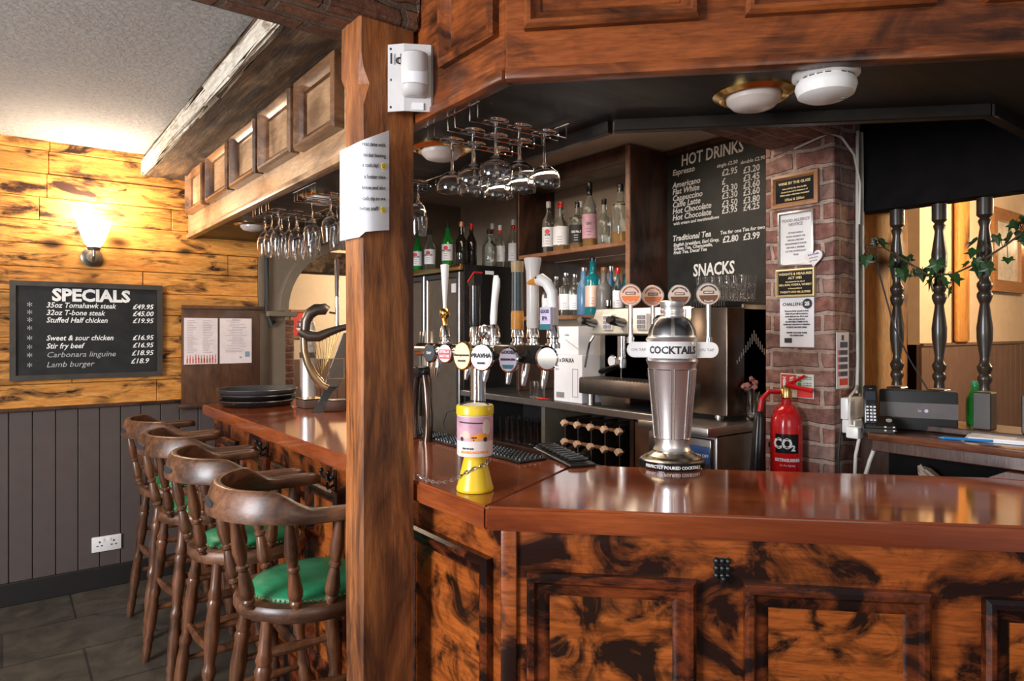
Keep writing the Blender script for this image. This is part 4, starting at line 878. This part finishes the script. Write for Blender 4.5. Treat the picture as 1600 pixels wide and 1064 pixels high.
# hatch with balusters
struct('trim_8',B().box(2.585,2.80,-1,1.19,1.15,1.172,.004),dark_w)
BP=[(.026,.0),(.026,.125),(.018,.130),(.015,.15),(.022,.165),(.022,.175),(.016,.185),(.022,.20),(.023,.21),(.016,.222),(.014,.24),(.023,.30),(.024,.34),(.014,.42),(.018,.43),(.023,.445),(.023,.455),(.017,.465),(.023,.48),(.023,.49),(.016,.50),(.015,.515),(.024,.57),(.025,.60),(.014,.68),(.020,.70),(.014,.71),(.024,.72),(.024,.777)]
bw_=plain('baluster_brown',(.030,.019,.012),.35,0,.2,.2); bal=None
for y,lab in ((1.141,'dark turned baluster nearest the brick pillar, beside the orange timber'),(1.0,'dark turned baluster behind the router, second from the pillar'),(.862,'dark turned baluster by the green bottle, third from the pillar'),(.725,'dark turned baluster at the right edge, fourth from the pillar')):
    if bal is None:
        bal=thing('baluster',lab,'baluster',(2.64,y,1.172),0,'balusters in the hatch')
        B().box(-.027,.027,-.027,.027,0,.125,.003,1).done('block',bw_,bal); B().lathe(BP[2:],18).done('turning',bw_,bal)
    else: dup(bal,(2.64,y,1.172),0,lab)
t=thing('ivy_garland','trailing green ivy garland draped across the balusters','ivy',(2.60,1.25,1.80))
pts=[(0,-.0,.02),(-.0,-.08,.01),(-.01,-.165,-.05),(-.01,-.23,-.10),(-.01,-.31,-.105),(0,-.385,-.07),(0,-.46,-.02),(0,-.51,.02),(0,-.6,.03)]
b=B().tube(pts,.0035,6); rd=random.Random(11)
lv=B()
def leaf_at(p,s,ax,tilt):
    shp=[(0,0),(.35,-.25),(.55,.0),(.45,.3),(.75,.55),(.3,.6),(0,1.15),(-.3,.6),(-.75,.55),(-.45,.3),(-.55,0),(-.35,-.25)]
    lv.M=Matrix.Translation(p)@Matrix.Rotation(ax,4,'Z')@Matrix.Rotation(tilt,4,'X')
    vs=[lv.v((x*s,y*s,-.25*abs(x)*s)) for x,y in shp]; c=lv.v((0,.35*s,.06*s))
    for i in range(12): lv.f([vs[i],vs[(i+1)%12],c])
for i in range(46):
    k=rd.uniform(0,len(pts)-1.01); a=Vector(pts[int(k)]).lerp(Vector(pts[int(k)+1]),k%1)
    off=Vector((rd.uniform(-.05,.03),rd.uniform(-.03,.03),rd.uniform(-.06,.05))); e=a+off; b.tube([a,(a+e)/2+Vector((0,0,.012)),e],.0012,4); leaf_at(e,rd.uniform(.026,.048),rd.uniform(0,6.28),rd.uniform(-2.6,-1.2))
b.done('stem',stemm,t); lv.done('leaves',leaf,t,0,norm=False)
t=thing('beer_bottle','small green glass bottle on the hatch sill behind the balusters','bottle',(2.745,.925,1.1725)); B().lathe([(0,0),(.026,0),(.028,.01),(.028,.085),(.02,.11),(.011,.125),(.011,.148),(0,.148)],20).done('glass_body',GG,t); B().lathe([(.0125,.138),(.0135,.14),(.0135,.152),(0,.153)],14).done('cap',greenp,t)
t=thing('framed_picture','wooden framed picture on the cream wall beyond the balusters','picture',(6.55,1.995,2.12)); B().frame(-.36,.36,-.30,.36,[(0,0),(0,-.04),(.09,-.035),(.10,0)]).done('frame',pic_w,t); B().box(-.28,.28,-.01,0,-.22,.28).done('print',plain('watercolour',(.62,.55,.46),.5,0,.2),t)
t=thing('wall_lamp','lit wall lamp on the lounge wall behind the ivy','lamp',(6.9,1.96,2.25)); B().ball((0,-.08,0),.07,16).done('globe',plain('lit_globe',(.9,.8,.6),.4,emit=(1,.75,.45),es=10),t); B().box(-.03,.03,-.03,.035,-.12,-.05,.006).done('bracket',brass,t)
# ---------------------------------------------------------------- hanging glasses and racks
def rack(label,x,y,z,rows,lx,sp,wires):
    t=thing('glass_rack',label,'rack',(x,y,z),0,'wire glass racks under the canopy')
    for i in range(rows):
        yy=sp*(i-(rows-1)/2)
        B().tube([(-lx/2,yy-.018,.04),(-lx/2,yy-.018,0),(lx/2,yy-.018,0),(lx/2,yy-.018,.03)],.0024,6).done('wire_rail',wires,t); B().tube([(-lx/2,yy+.018,.04),(-lx/2,yy+.018,0),(lx/2,yy+.018,0),(lx/2,yy+.018,.03)],.0024,6).done('wire_rail',wires,t)
    for k in (-1,1): B().tube([(k*lx/2,-sp*(rows-1)/2-.03,.038),(k*lx/2,sp*(rows-1)/2+.03,.038)],.0026,6).done('cross_bar',wires,t)
    return t
CP=[(0,.000),(.032,.0),(.034,-.002),(.030,-.004),(.006,-.006),(.0038,-.012),(.0035,-.085),(.006,-.092),(.022,-.100),(.040,-.115),(.046,-.135),(.044,-.150),(.0425,-.150),(.0445,-.135),(.0385,-.117),(.020,-.1025),(0,-.098)]
WP=[(0,0),(.032,0),(.034,-.002),(.028,-.004),(.006,-.007),(.0036,-.014),(.0034,-.065),(.007,-.075),(.022,-.092),(.033,-.115),(.036,-.140),(.033,-.175),(.029,-.200),(.0278,-.200),(.0318,-.175),(.0347,-.14),(.0315,-.115),(.02,-.094),(0,-.083)]
def hang(name,prof,label,loc,first,group):
    if first is None:
        t=thing(name,label,'glass',loc,0,group); B().lathe([p for p in prof if p[1]>-.012 or True],28,cap0=False,cap1=False).done('glass_body',glass_c,t,60); return t
    return dup(first,loc,0,label,group)
RZ=2.045
rack('wire rack of nine coupe glasses to the right of the post',1.115,1.552,RZ,3,.30,.108,chrome)
c0=None
for iy,(y,ry) in enumerate(((1.66,'back row'),(1.552,'middle row'),(1.444,'front row'))):
    for ix,(x,rx) in enumerate(((1.035,'customer end'),(1.112,'middle'),(1.20,'server end'))):
        c=hang('coupe_glass',CP,f'coupe glass hanging upside down, {ry} of the rack, {rx} of its rails',(x,y,RZ+.008),c0,'coupe glasses on the wire rack'); c0=c0 or c
rack('wire rack of wine glasses hanging at the far end of the long canopy',1.09,3.18,RZ,3,.28,.10,chrome)
rack('wire rack of wine glasses seen just left of the post',1.12,2.70,RZ,3,.28,.10,chrome); rack('wire rack of wine glasses hidden mostly behind the post',1.16,2.25,RZ,2,.30,.10,chrome)
g0=None
for iy,(y,ry) in enumerate(((3.28,'row nearest the wall'),(3.18,'middle row'),(3.08,'row nearest the post'))):
    for ix,(x,rx) in enumerate(((1.0,'outer'),(1.08,'centre'),(1.16,'inner'))):
        g=hang('wine_glass',WP,f'wine glass hanging upside down in the far rack, {ry}, {rx} place',(x,y,RZ+.008),g0,'wine glasses on the far rack'); g0=g0 or g
for x,y,lab in ((1.05,2.80,'wine glass hanging just left of the post, farthest of its rack'),(1.05,2.60,'wine glass hanging just left of the post, nearest end of its rack'),(1.13,2.60,'wine glass hanging right against the note on the post'),(1.16,2.80,'wine glass hanging behind the others in the rack left of the post'),(1.225,2.20,'single wine glass hanging right of the post below the downlight')):
    hang('wine_glass',WP,lab,(x,y,RZ+.008),g0,'wine glasses near the post')
# ---------------------------------------------------------------- beer font with handles
t=thing('beer_font','chrome T bar beer font with tap handles and brand badges behind the counter','beer font',(1.395,2.06,1.081),W)
B().lathe([(0,0),(.05,0),(.05,.012),(.032,.03),(.0285,.05),(.0285,.33),(0,.33)],28).done('column',chrome,t)
B().cyl((-.43,0,.345),(.14,0,.345),.028,20).done('crossbar',chrome,t); B().box(.14,.40,-.03,.03,.315,.375,.006).done('crossbar_end',black,t)
B().lathe([(.014,.37),(.012,.39),(.02,.40),(.026,.42),(.02,.44),(0,.447)],18,(.045,0,0)).done('finial',chrome,t)
HX=[(-.264,'stella'),(-.048,'black'),(.076,'curve'),(.213,'dark'),(.297,'white'),(.40,'goose')]
wh=plain('handle_white',(.78,.75,.72),.25,0,.04,.3); gold_m=plain('gold_metal',(.80,.50,.14),.2,1,.1)
for x,k in HX:
    f_=B().lathe([(.024,.365),(.024,.38),(.018,.385),(.018,.395),(.022,.40),(.019,.43),(.012,.445),(0,.445)],18,(x,.02,0)).done('tap_ferrule',chrome,t)
    B().seg((x,-.005,.33),(x,-.022,.24),[(0,.011),(.3,.013),(.8,.010),(1,.007)],12).done('spout',chrome,t)
    c=(x,.02,0)
    if k=='stella':
        h=B().lathe([(.010,.44),(.011,.47),(.008,.475)],14,c).done('tap_handle',gold_m,t); B().ball((x,.02,.492),.022,20).done('gold_ball',gold_m,h)
        b=B(); b.lathe([(.007,.51),(.009,.55),(.016,.66),(.018,.685),(0,.69)],14,c).done('grip',wh,h,label='white grip'); 
    elif k=='black':
        h=B().lathe([(.018,.44),(.020,.46),(.020,.598),(0,.598)],18,c).prism([(x-.020,.590),(x+.020,.590),(x+.020,.634),(x-.020,.602)],(.002,.038)).done('tap_handle',black,t,label='black handle'); B().prism([(x-.021,.602),(x+.021,.636),(x+.021,.642),(x-.021,.608)],(.0,.040)).done('red_cap',red,h)
    elif k=='curve':
        b=B(); rr=[]
        for z,dx,wx,wy in ((.44,-.006,.012,.011),(.47,-.004,.015,.012),(.51,.0,.013,.012),(.55,.006,.015,.012),(.58,.012,.018,.012),(.605,.014,.017,.010),(.62,.010,.012,.006)): rr.append([(x+dx+wx*math.cos(2*PI*i/14),.02+wy*math.sin(2*PI*i/14),z) for i in range(14)])
        b.rings(rr).done('tap_handle',wh,t,label='curved silver white handle')
    elif k=='dark':
        h=B().lathe([(.022,.425),(.022,.46),(.020,.475),(.0195,.63),(.0215,.66),(0,.662)],18,c).done('tap_handle',plain('handle_slate',(.06,.08,.09),.3),t,label='dark grey handle'); B().lathe([(.0225,.425),(.0228,.43),(.0224,.478),(.0205,.49)],18,c,cap0=False,cap1=False).done('orange_collar',plain('orange_speckle',(.62,.26,.04),.4,0,.6),h); B().lathe([(.0205,.622),(.0212,.625),(.0222,.655),(.0217,.66)],18,c,cap0=False,cap1=False).done('gold_top',plain('tan_top',(.50,.36,.18),.4),h)
    elif k=='white':
        B().lathe([(.019,.43),(.021,.44),(.021,.57),(.023,.62),(.030,.66),(.028,.664),(0,.664)],20,c).done('tap_handle',wh,t,label='flared white handle')
    else:
        P=[(x,.02,.44),(x,.02,.50),(x-.004,.02,.545),(x-.022,.015,.575),(x-.045,.01,.588),(x-.062,.006,.586)]; h=B().tube(P,[.018,.019,.018,.018,.021,.016],14).done('tap_handle',wh,t,label='white goose neck handle')
        B().seg((x-.060,.006,.586),(x-.105,.0,.580),[(0,.0155),(.4,.012),(.8,.008),(1,.004)],10).done('beak',plain('beak_orange',(.80,.30,.03),.35),h); B().ball((x-.052,-.008,.594),.004,8).done('eye',ink,h)
        p=B().box(x-.028,x+.024,-.012,.0,.425,.497,.002,1).done('brand_plate',lilac,h); b=B().text('GOOSE',.015,(x-.002,-.0125,.478),bold=.0006,sx=.85); b.text('IPA',.018,(x-.002,-.0125,.455),bold=.0006); b.done('lettering',navy,p,0); B().box(x-.028,x+.024,-.013,-.012,.425,.443).done('teal_band',teal_p,p)
def badge(x,z,rx,rz,face,rim,txts,extra=None):
    B().seg((x,-.02,z+.005),(x,-.066,z),[(0,.012),(1,.012)],12).done('badge_stem',chrome,t)
    M=Matrix.Translation((x,-.066,z))@Matrix.Rotation(.50,4,'Z')
    b=B(); b.M=M; b.disc((0,0,0),rx,rz,.018,32,.004); p=b.done('badge',rim,t)
    b=B(); b.M=M; b.disc((0,-.017,0),rx*.88,rz*.88,.003,32,.001); b.done('badge_face',face,p)
    if extra:
        b=B(); b.M=M; extra(b); b.done('emblem',EM,p,0)
    if txts:
        b=B(); b.M=M
        for s_,sz,zz in txts: b.text(s_,sz,(0,-.0225,zz),bold=.0005)
        b.done('lettering',TM,p,0)
TM=chalk; badge(-.22,.337,.029,.038,black,chrome,[('TAP',.012,-.004)])
TM=paper; EM=redp
badge(-.105,.338,.031,.037,paper,chrome,[('STELLA',.0125,.002),('ARTOIS',.0125,-.014)],lambda b:b.box(-.024,.024,-.0215,-.020,-.020,.014))
TM=ink; badge(.012,.332,.037,.052,cream_p,gold_m,[('Staropramen',.0115,.0),('PRAGUE',.008,-.02)])
EM=teal_p; badge(.134,.330,.043,.047,paper,chrome,[('PRAVHA',.020,.0),('PILSNER',.008,-.022)])
badge(.288,.327,.035,.043,lilac,chrome,[('GOOSE',.015,.020),('SESSION IPA',.0095,-.002)],lambda b:b.prism([(-.022,-.016),(.022,-.016),(.016,-.029),(-.016,-.029)],(-.0215,-.020)))
b=B(); b.M=Matrix.Translation((.43,-.03,.335))@Matrix.Rotation(.9,4,'Z'); b.lathe([(.0,0)],3) if 0 else None; b.disc((0,0,0),.036,.040,.02,28,.006); b.done('badge',chrome,t); B().seg((.36,-.01,.34),(.43,-.03,.335),[(0,.014),(1,.02)],14).done('badge_stem',chrome,t)
t=thing('curved_font','pair of dark curved metal font pillars just right of the post','beer font',(1.298,2.31,1.081))
for k in (-1,1): B().tube([(0,.03*k,.25),(-.0,.045*k,.20),(-.0,.06*k,.10),(.0,.055*k,.03),(.0,.05*k,.0)],[.014,.016,.018,.018,.02],12).done('pillar',plain('bronze',(.10,.07,.055),.25,.9,.1),t)
B().box(-.03,.028,-.03,.03,.24,.285,.01).done('head',black,t)
# rubber mats
b=B(); b.box(1.31,1.425,1.70,2.56,1.0805,1.088,.002,1)
for i in range(42):
    for j in range(5): b.lathe([(.006,1.088),(.0055,1.094),(.0,1.095)],6,(1.325+.021*j,1.715+.02*i,0))
tag(b.done('bar_mat',rubber,smooth=30),'black rubber bar mat with raised nubs beside the beer font','mat')
t=thing('drip_grid','black wrought drip tray along the back edge of the counter by the corner','tray',(1.49,1.70,1.081),W-.35)
b=B().box(-.18,.17,-.04,.05,0,.008,.003,1); b.done('tray',rubber,t); b=B()
for i in range(9): b.tube([(-.16+.036*i+.016*math.cos(a),.005+.03*math.sin(a),.016) for a in [2*PI*k/12 for k in range(12)]],.005,6,True)
b.done('coil_pattern',rubber,t)
# ---------------------------------------------------------------- cocktail font
t=thing('cocktail_font','silver COCKTAILS tap tower shaped like a shaker on the angled worktop','tap tower',(1.681,1.396-.0,1.081),-.84)
b=B().lathe([(0,0),(.100,0),(.101,.004),(.101,.018),(.097,.022)],48,cap1=False).done('base_ring',black,t)
B().lathe([(.098,.0215),(.090,.027),(.086,.027),(.080,.033),(.075,.033),(.066,.040),(.060,.044),(.058,.05),(.0,.05)],48,cap0=False).done('base_plate',plain('base_bronze',(.50,.42,.32),.25,1,.05),t)
B().text('PERFECTLY POURED COCKTAILS',.0125,(0,0,.0055),wrap=.1015,bold=.0004).done('base_lettering',chalk,t,0)
b=B().lathe([(.058,.05),(.054,.058),(.052,.065),(.0535,.08),(.074,.315),(.078,.322),(.080,.328),(.078,.335),(.076,.337)],48,cap0=False,cap1=False); body=b.done('body',silver,t,30)
b=B()
for i in range(8):
    a=2*PI*(i+.5)/8
    for da in (-.32,.32):
        b.tube([((r+.001)*math.sin(a+da),-(r+.001)*math.cos(a+da),z) for r,z in ((.0542,.088),(.0728,.302))],.0016,6)
    for r,z in ((.0542,.088),(.0728,.302)): b.tube([((r+.001)*math.sin(a+da),-(r+.001)*math.cos(a+da),z) for da in (-.32,-.16,0,.16,.32)],.0016,6)
b.done('panel_groove',plain('bright_silver',(.85,.82,.80),.2,1,.03),body)
B().lathe([(.0765,.337),(.0775,.340),(.0775,.386),(.0765,.389)],48,cap0=False,cap1=False).done('name_band',wh,t)
B().text('COCKTAILS',.031,(0,0,.352),wrap=.0778,bold=.0011).done('lettering',ink,t,0)
d=B().lathe([(.079,.389),(.081,.394),(.078,.400),(.0745,.402),(.070,.425),(.058,.448),(.042,.463),(.036,.466)],48,cap0=False,cap1=False).done('dome',silver,t,30)
b=B()
for i in range(6):
    a0=2*PI*(i)/6; rr=[]
    for r,z in ((.0735,.4065),(.0695,.426),(.058,.4475),(.046,.460)):
        rr.append([((r+.0012)*math.sin(a0+q),-(r+.0012)*math.cos(a0+q),z+.0008) for q in (.09,.3,.52,.74,.957)])
    b.rings(rr,False,False,False)
b.done('dome_panel',plain('dome_grey',(.30,.285,.28),.3,1,.06),d)
B().lathe([(.036,.464),(.036,.472),(.0345,.474),(.0345,.478),(.036,.480),(.036,.488),(.0345,.490),(.0345,.494),(.0365,.498),(.0365,.512),(.033,.515),(0,.515)],36).done('cap',silver,t)
w_=B(); pts=[(-.115,.340),(.115,.340)]+[(.115+.022*math.cos(a),.362+.022*math.sin(a)) for a in [-PI/2+PI*i/10 for i in range(1,10)]]+[(.115,.384),(-.115,.384)]+[(-.115+.022*math.cos(a),.362+.022*math.sin(a)) for a in [PI/2+PI*i/10 for i in range(1,10)]]
w_.prism(pts,(-.018,.018)); w_.done('side_arm',wh,t,30)
B().prism([(x*1.02,.362+(z-.362)*1.1) for x,z in pts],(-.013,.013)).done('side_arm_rim',silver,t,30)
B().text('ON TAP',.0125,(-.103,-.0185,.358)).text('ON TAP',.0125,(.103,-.0185,.358)).done('arm_lettering',inkg,t,0)
for i,(x,y,esp) in enumerate(((-.128,-.0,0),(-.058,.07,0),(.026,.07,1),(.110,.0,1))):
    top=.535; h=B().cyl((x,y,.383),(x,y,.505),.0075,14).done('tap_post',chrome,t)
    B().cyl((x,y,.383),(x,y,.402),.012,14).done('post_collar',chrome,h)
    m1=B().disc((x,y+.006,top),.036,.036,.012,36,.003).done('medallion',silver,t)
    B().disc((x,y-.0055,top),.0325,.0325,.002,36,.0005).done('medallion_face',copper_l if not esp else plain('espresso_cream',(.62,.47,.36),.4),m1)
    b=B(); rr=[(x+.0285*math.cos(a),top+.0285*math.sin(a)) for a in [PI+.12+(PI-.24)*k/14 for k in range(15)]]; b.prism(rr,(y-.0085,y-.0075)); b.done('drink_colour',orange_d if not esp else brown_d,m1,0)
    b=B().box(x-.0155,x+.0155,y-.0092,y-.0078,top+.001,top+.010); b.done('brand_box',brown_d,m1,0)
    b=B().text('SMIRNOFF',.0055,(x,y-.0095,top+.0035),bold=.0002); b.text('COCKTAIL',.0062,(x,y-.0095,top),arc=.0255,arcdown=True,bold=.0002); b.done('light_print',chalk,m1,0)
    b=B().text('ESPRESSO MARTINI' if esp else 'PASSION FRUIT MARTINI',.0062 if esp else .0055,(x,y-.0082,top),arc=.0235,bold=.00035); b.done('ring_print',ink if esp else plain('maroon',(.30,.05,.03),.5),m1,0)
# ---------------------------------------------------------------- collection tin and chain
t=thing('collection_tin','yellow charity collection tin with a car picture on the worktop corner','collection tin',(1.0,1.49,1.081),-.62)
B().lathe([(0,0),(.047,0),(.049,.003),(.049,.008),(.046,.016),(.032,.075),(.0285,.09),(.030,.094),(0,.094)],36).done('base_cone',yellow,t)
tin=B().lathe([(.028,.092),(.046,.094),(.0475,.097),(.0475,.205),(0,.205)],40).done('tin',plain('tin_label',(.80,.66,.62),.35,0,.03),t)
B().lathe([(.0478,.200),(.0495,.202),(.0495,.222),(.047,.226),(.038,.226),(.036,.223),(0,.223)],40,cap0=False).done('lid',yellow,t); B().lathe([(0,.2235),(.034,.2235),(.034,.225),(0,.225)],30).done('lid_disc',white,t)
B().lathe([(.0477,.135),(.0480,.135),(.0480,.198),(.0477,.198)],30,cap0=False,cap1=False,a0=-PI,a1=0).done('photo',plain('photo_pink',(.52,.27,.33),.4,0,.35),tin)
b=B(); wp(b,[(-.010,.137),(-.012,.146),(-.006,.152),(.008,.154),(.012,.157),(.030,.156),(.040,.150),(.042,.138)],.0484); b.done('orange_car',orange,tin,0)
b=B(); wp(b,[(-.043,.140),(-.044,.150),(-.036,.153),(-.032,.162),(-.018,.162),(-.012,.153),(-.014,.144)],.0482); b.done('pale_car',plain('car_cream',(.75,.52,.38),.4),tin,0)
b=B()
for x,z,r in ((.030,.140,.006),(-.036,.141,.0055),(-.002,.139,.002)): wp(b,[(x+r*math.cos(a),z+r*1.1*math.sin(a)) for a in [2*PI*k/10 for k in range(10)]],.0487)
wp(b,[(-.008,.143),(-.008,.147),(.006,.147),(.006,.143)],.0486); wp(b,[(-.046,.182),(.030,.180),(.030,.183),(-.046,.186)],.0482); b.done('dark_print',ink,tin,0)
b=B(); wp(b,[(.034+.013*math.cos(a),.170+.022*math.sin(a)) for a in [2*PI*k/18 for k in range(18)]],.0483); b.done('round_logo',plain('logo_cream',(.78,.62,.50),.5),tin,0)
B().text('AIRAMBULANCE.ORG.UK',.0085,(.0,0,.104),wrap=.0477,bold=.0004,sx=.82).done('web_lettering',orange,tin,0); B().text('0300 999 0135',.0065,(-.018,0,.114),wrap=.0477,bold=.0003,sx=.8).done('phone_lettering',ink,tin,0)
B().tube([(-.046,.0,.215),(-.075,.01,.205),(-.085,.012,.175),(-.075,.008,.14),(-.049,.0,.115)],.0022,6).done('carry_cord',cable_b,t); B().tube([(-.040,.0,.226),(-.01,-.005,.236),(.025,-.003,.233),(.042,.0,.222)],.0022,6).done('top_cord',cable_b,t)
b=B(); P0=[(1.028,1.462,1.160),(1.000,1.452,1.152),(.966,1.466,1.140),(.955,1.50,1.118),(.945,1.54,1.1),(.94,1.59,1.090),(.935,1.63,1.092),(.925,1.664,1.10)]
def along(P,n):
    out=[]
    for i in range(n):
        k=i/(n-1)*(len(P)-1); j=min(int(k),len(P)-2); out.append(Vector(P[j]).lerp(Vector(P[j+1]),k-j))
    return out
A_=along(P0,24)
for i in range(len(A_)-1):
    d=(A_[i+1]-A_[i]); q=d.to_track_quat('X','Z').to_matrix().to_4x4(); q.translation=(A_[i]+A_[i+1])/2; b.M=q@Matrix.Rotation(PI/2*(i%2),4,'X'); ln=d.length*.72
    b.tube([(ln*math.cos(a),.0042*math.sin(a),0) for a in [2*PI*k/10 for k in range(10)]],.0013,5,True)
b.M=Matrix(); tag(b.done('security_chain',steel),'steel chain tying the yellow collection tin to the timber post','chain')
# ---------------------------------------------------------------- far end of the counter
t=thing('silver_font','plain silver cylinder beer font behind the harp font','beer font',(1.405,3.815,1.081),-.36)
B().lathe([(0,0),(.05,0),(.048,.008),(.044,.02),(.044,.27),(.046,.272),(.046,.36),(.044,.37),(.042,.44),(.034,.475),(0,.48)],32).done('column',silver,t)
B().lathe([(.0445,.27),(.0465,.272),(.0465,.30),(.0445,.302)],32,cap0=False,cap1=False).done('dark_band',dsteel,t); B().text('LAGER',.02,(0,0,.33),wrap=.0465,bold=.0006).done('lettering',inkg,t,0)
p=B().box(-.06,.01,-.09,-.03,.44,.475,.004).done('badge',plain('badge_brown',(.12,.035,.02),.4),t); B().box(-.045,.0,-.0915,-.0895,.448,.467).done('badge_face',paperw,p)
pw=plain('harp_pewter',(.13,.105,.085),.34,.85,.1); hg=plain('harp_gold',(.32,.21,.11),.3,.85,.2)
t=thing('harp_font','bronze harp shaped beer font on the far part of the counter','beer font',(1.36,3.42,1.081),-.372)
K=.003356
def hp(x,y,d=0): return ((x-518)*K,d,(643-y)*K)
def harptube(name,pts,rs,m_,flat=1.0):
    b=B().tube([hp(*p) for p in pts],[r*K for r in rs],12); return b.done(name,m_,t,60)
harptube('neck_scroll',[(486,516),(487,502),(492,491),(502,484),(515,483),(520,486)],[7,8,9,9,9,7],pw); harptube('top_arm',[(478,517),(490,525),(506,526),(522,519),(538,513),(552,510)],[7,9,8,6.5,5.5,5],pw)
harptube('fore_pillar',[(484,528),(485,548),(490,568),(499,586),(510,600),(520,606)],[5,5.5,6,6.5,7,8],hg)
b=B(); b.prism([((x-518)*K,(643-y)*K) for x,y in ((543,520),(552,520),(556,560),(533,611),(515,603),(518,590))],(-.02,.02)); bmesh.ops.bevel(b.bm,geom=b.bm.edges[:],offset=.004,segments=2,affect='EDGES'); b.done('sound_board',pw,t)
b=B(); b.frame((521-518)*K,(545-518)*K,(643-592)*K,(643-560)*K,[(0,-.02),(0,-.022),(.004,-.022),(.004,-.02)]); b.done('board_inlay',hg,t)
for i in range(9):
    k=i/8; B().tube([hp(494+46*k,527-12*k),hp(509+ -3*0+ 14*k,588-30*k+ -0*k)],.0022,6).done('string',gold_m,t)
b=B(); b.rings([[((x-518)*K,y,(643-z)*K) for x,y in ((cx-w,-.02),(cx+w,-.02),(cx+w,.03),(cx-w,.03))] for cx,z,w in ((505,643,9),(512,628,6),(520,612,7),(526,604,10))]); b.done('foot',black,t)
B().box(-.02,.10,-.02,.06,0,.06,.006).done('base_block',dark_w,t)
B().cyl(hp(522,488,.03),hp(534,490,.03),.006,10).done('link_rod',chrome,t); h=B().cyl(hp(534,512,.03),hp(534,463,.03),.010,14).done('tap',chrome,t); B().lathe([(.010,0),(.0115,.05),(.0125,.19),(.010,.2),(0,.2)],14,hp(534,463,.03)).done('tap_handle',plain('handle_brown',(.10,.06,.05),.3),t)
t=thing('drip_tray','brown drip tray base between the silver and harp fonts','tray',(1.36,3.70,1.081)); B().box(-.05,.07,-.09,.05,0,.045,.006).done('tray_body',plain('tray_brown',(.10,.06,.045),.4),t); B().frame(-.05,.07,.045,.05,[(0,-.09),(.004,-.09),(.004,.05),(0,.05)]).done('tray_rim',brass,t)
for z,r,lab in ((1.081,.21,'round black serving tray with bright rim, bottom of the stack'),(1.112,.205,'round black serving tray in the middle of the stack at the far end'),(1.142,.215,'round black serving tray on top of the stack at the far counter end')):
    t=thing('serving_tray',lab,'tray',(1.175,3.985,z),0,'serving trays stacked at the far end of the bar')
    b=B().lathe([(0,0),(r*.86,0),(r*.90,.004),(r,.030),(r*1.005,.033),(r*.99,.033),(r*.88,.008),(0,.006)],48,cap0=False,cap1=False); b.done('dish',black if z!=1.142 else plain('tray_charcoal',(.04,.042,.045),.5),t,40); B().lathe([(r,.029),(r*1.012,.031),(r*1.005,.034),(r*.99,.033)],48,cap0=False,cap1=False).done('rim',dsteel,t)
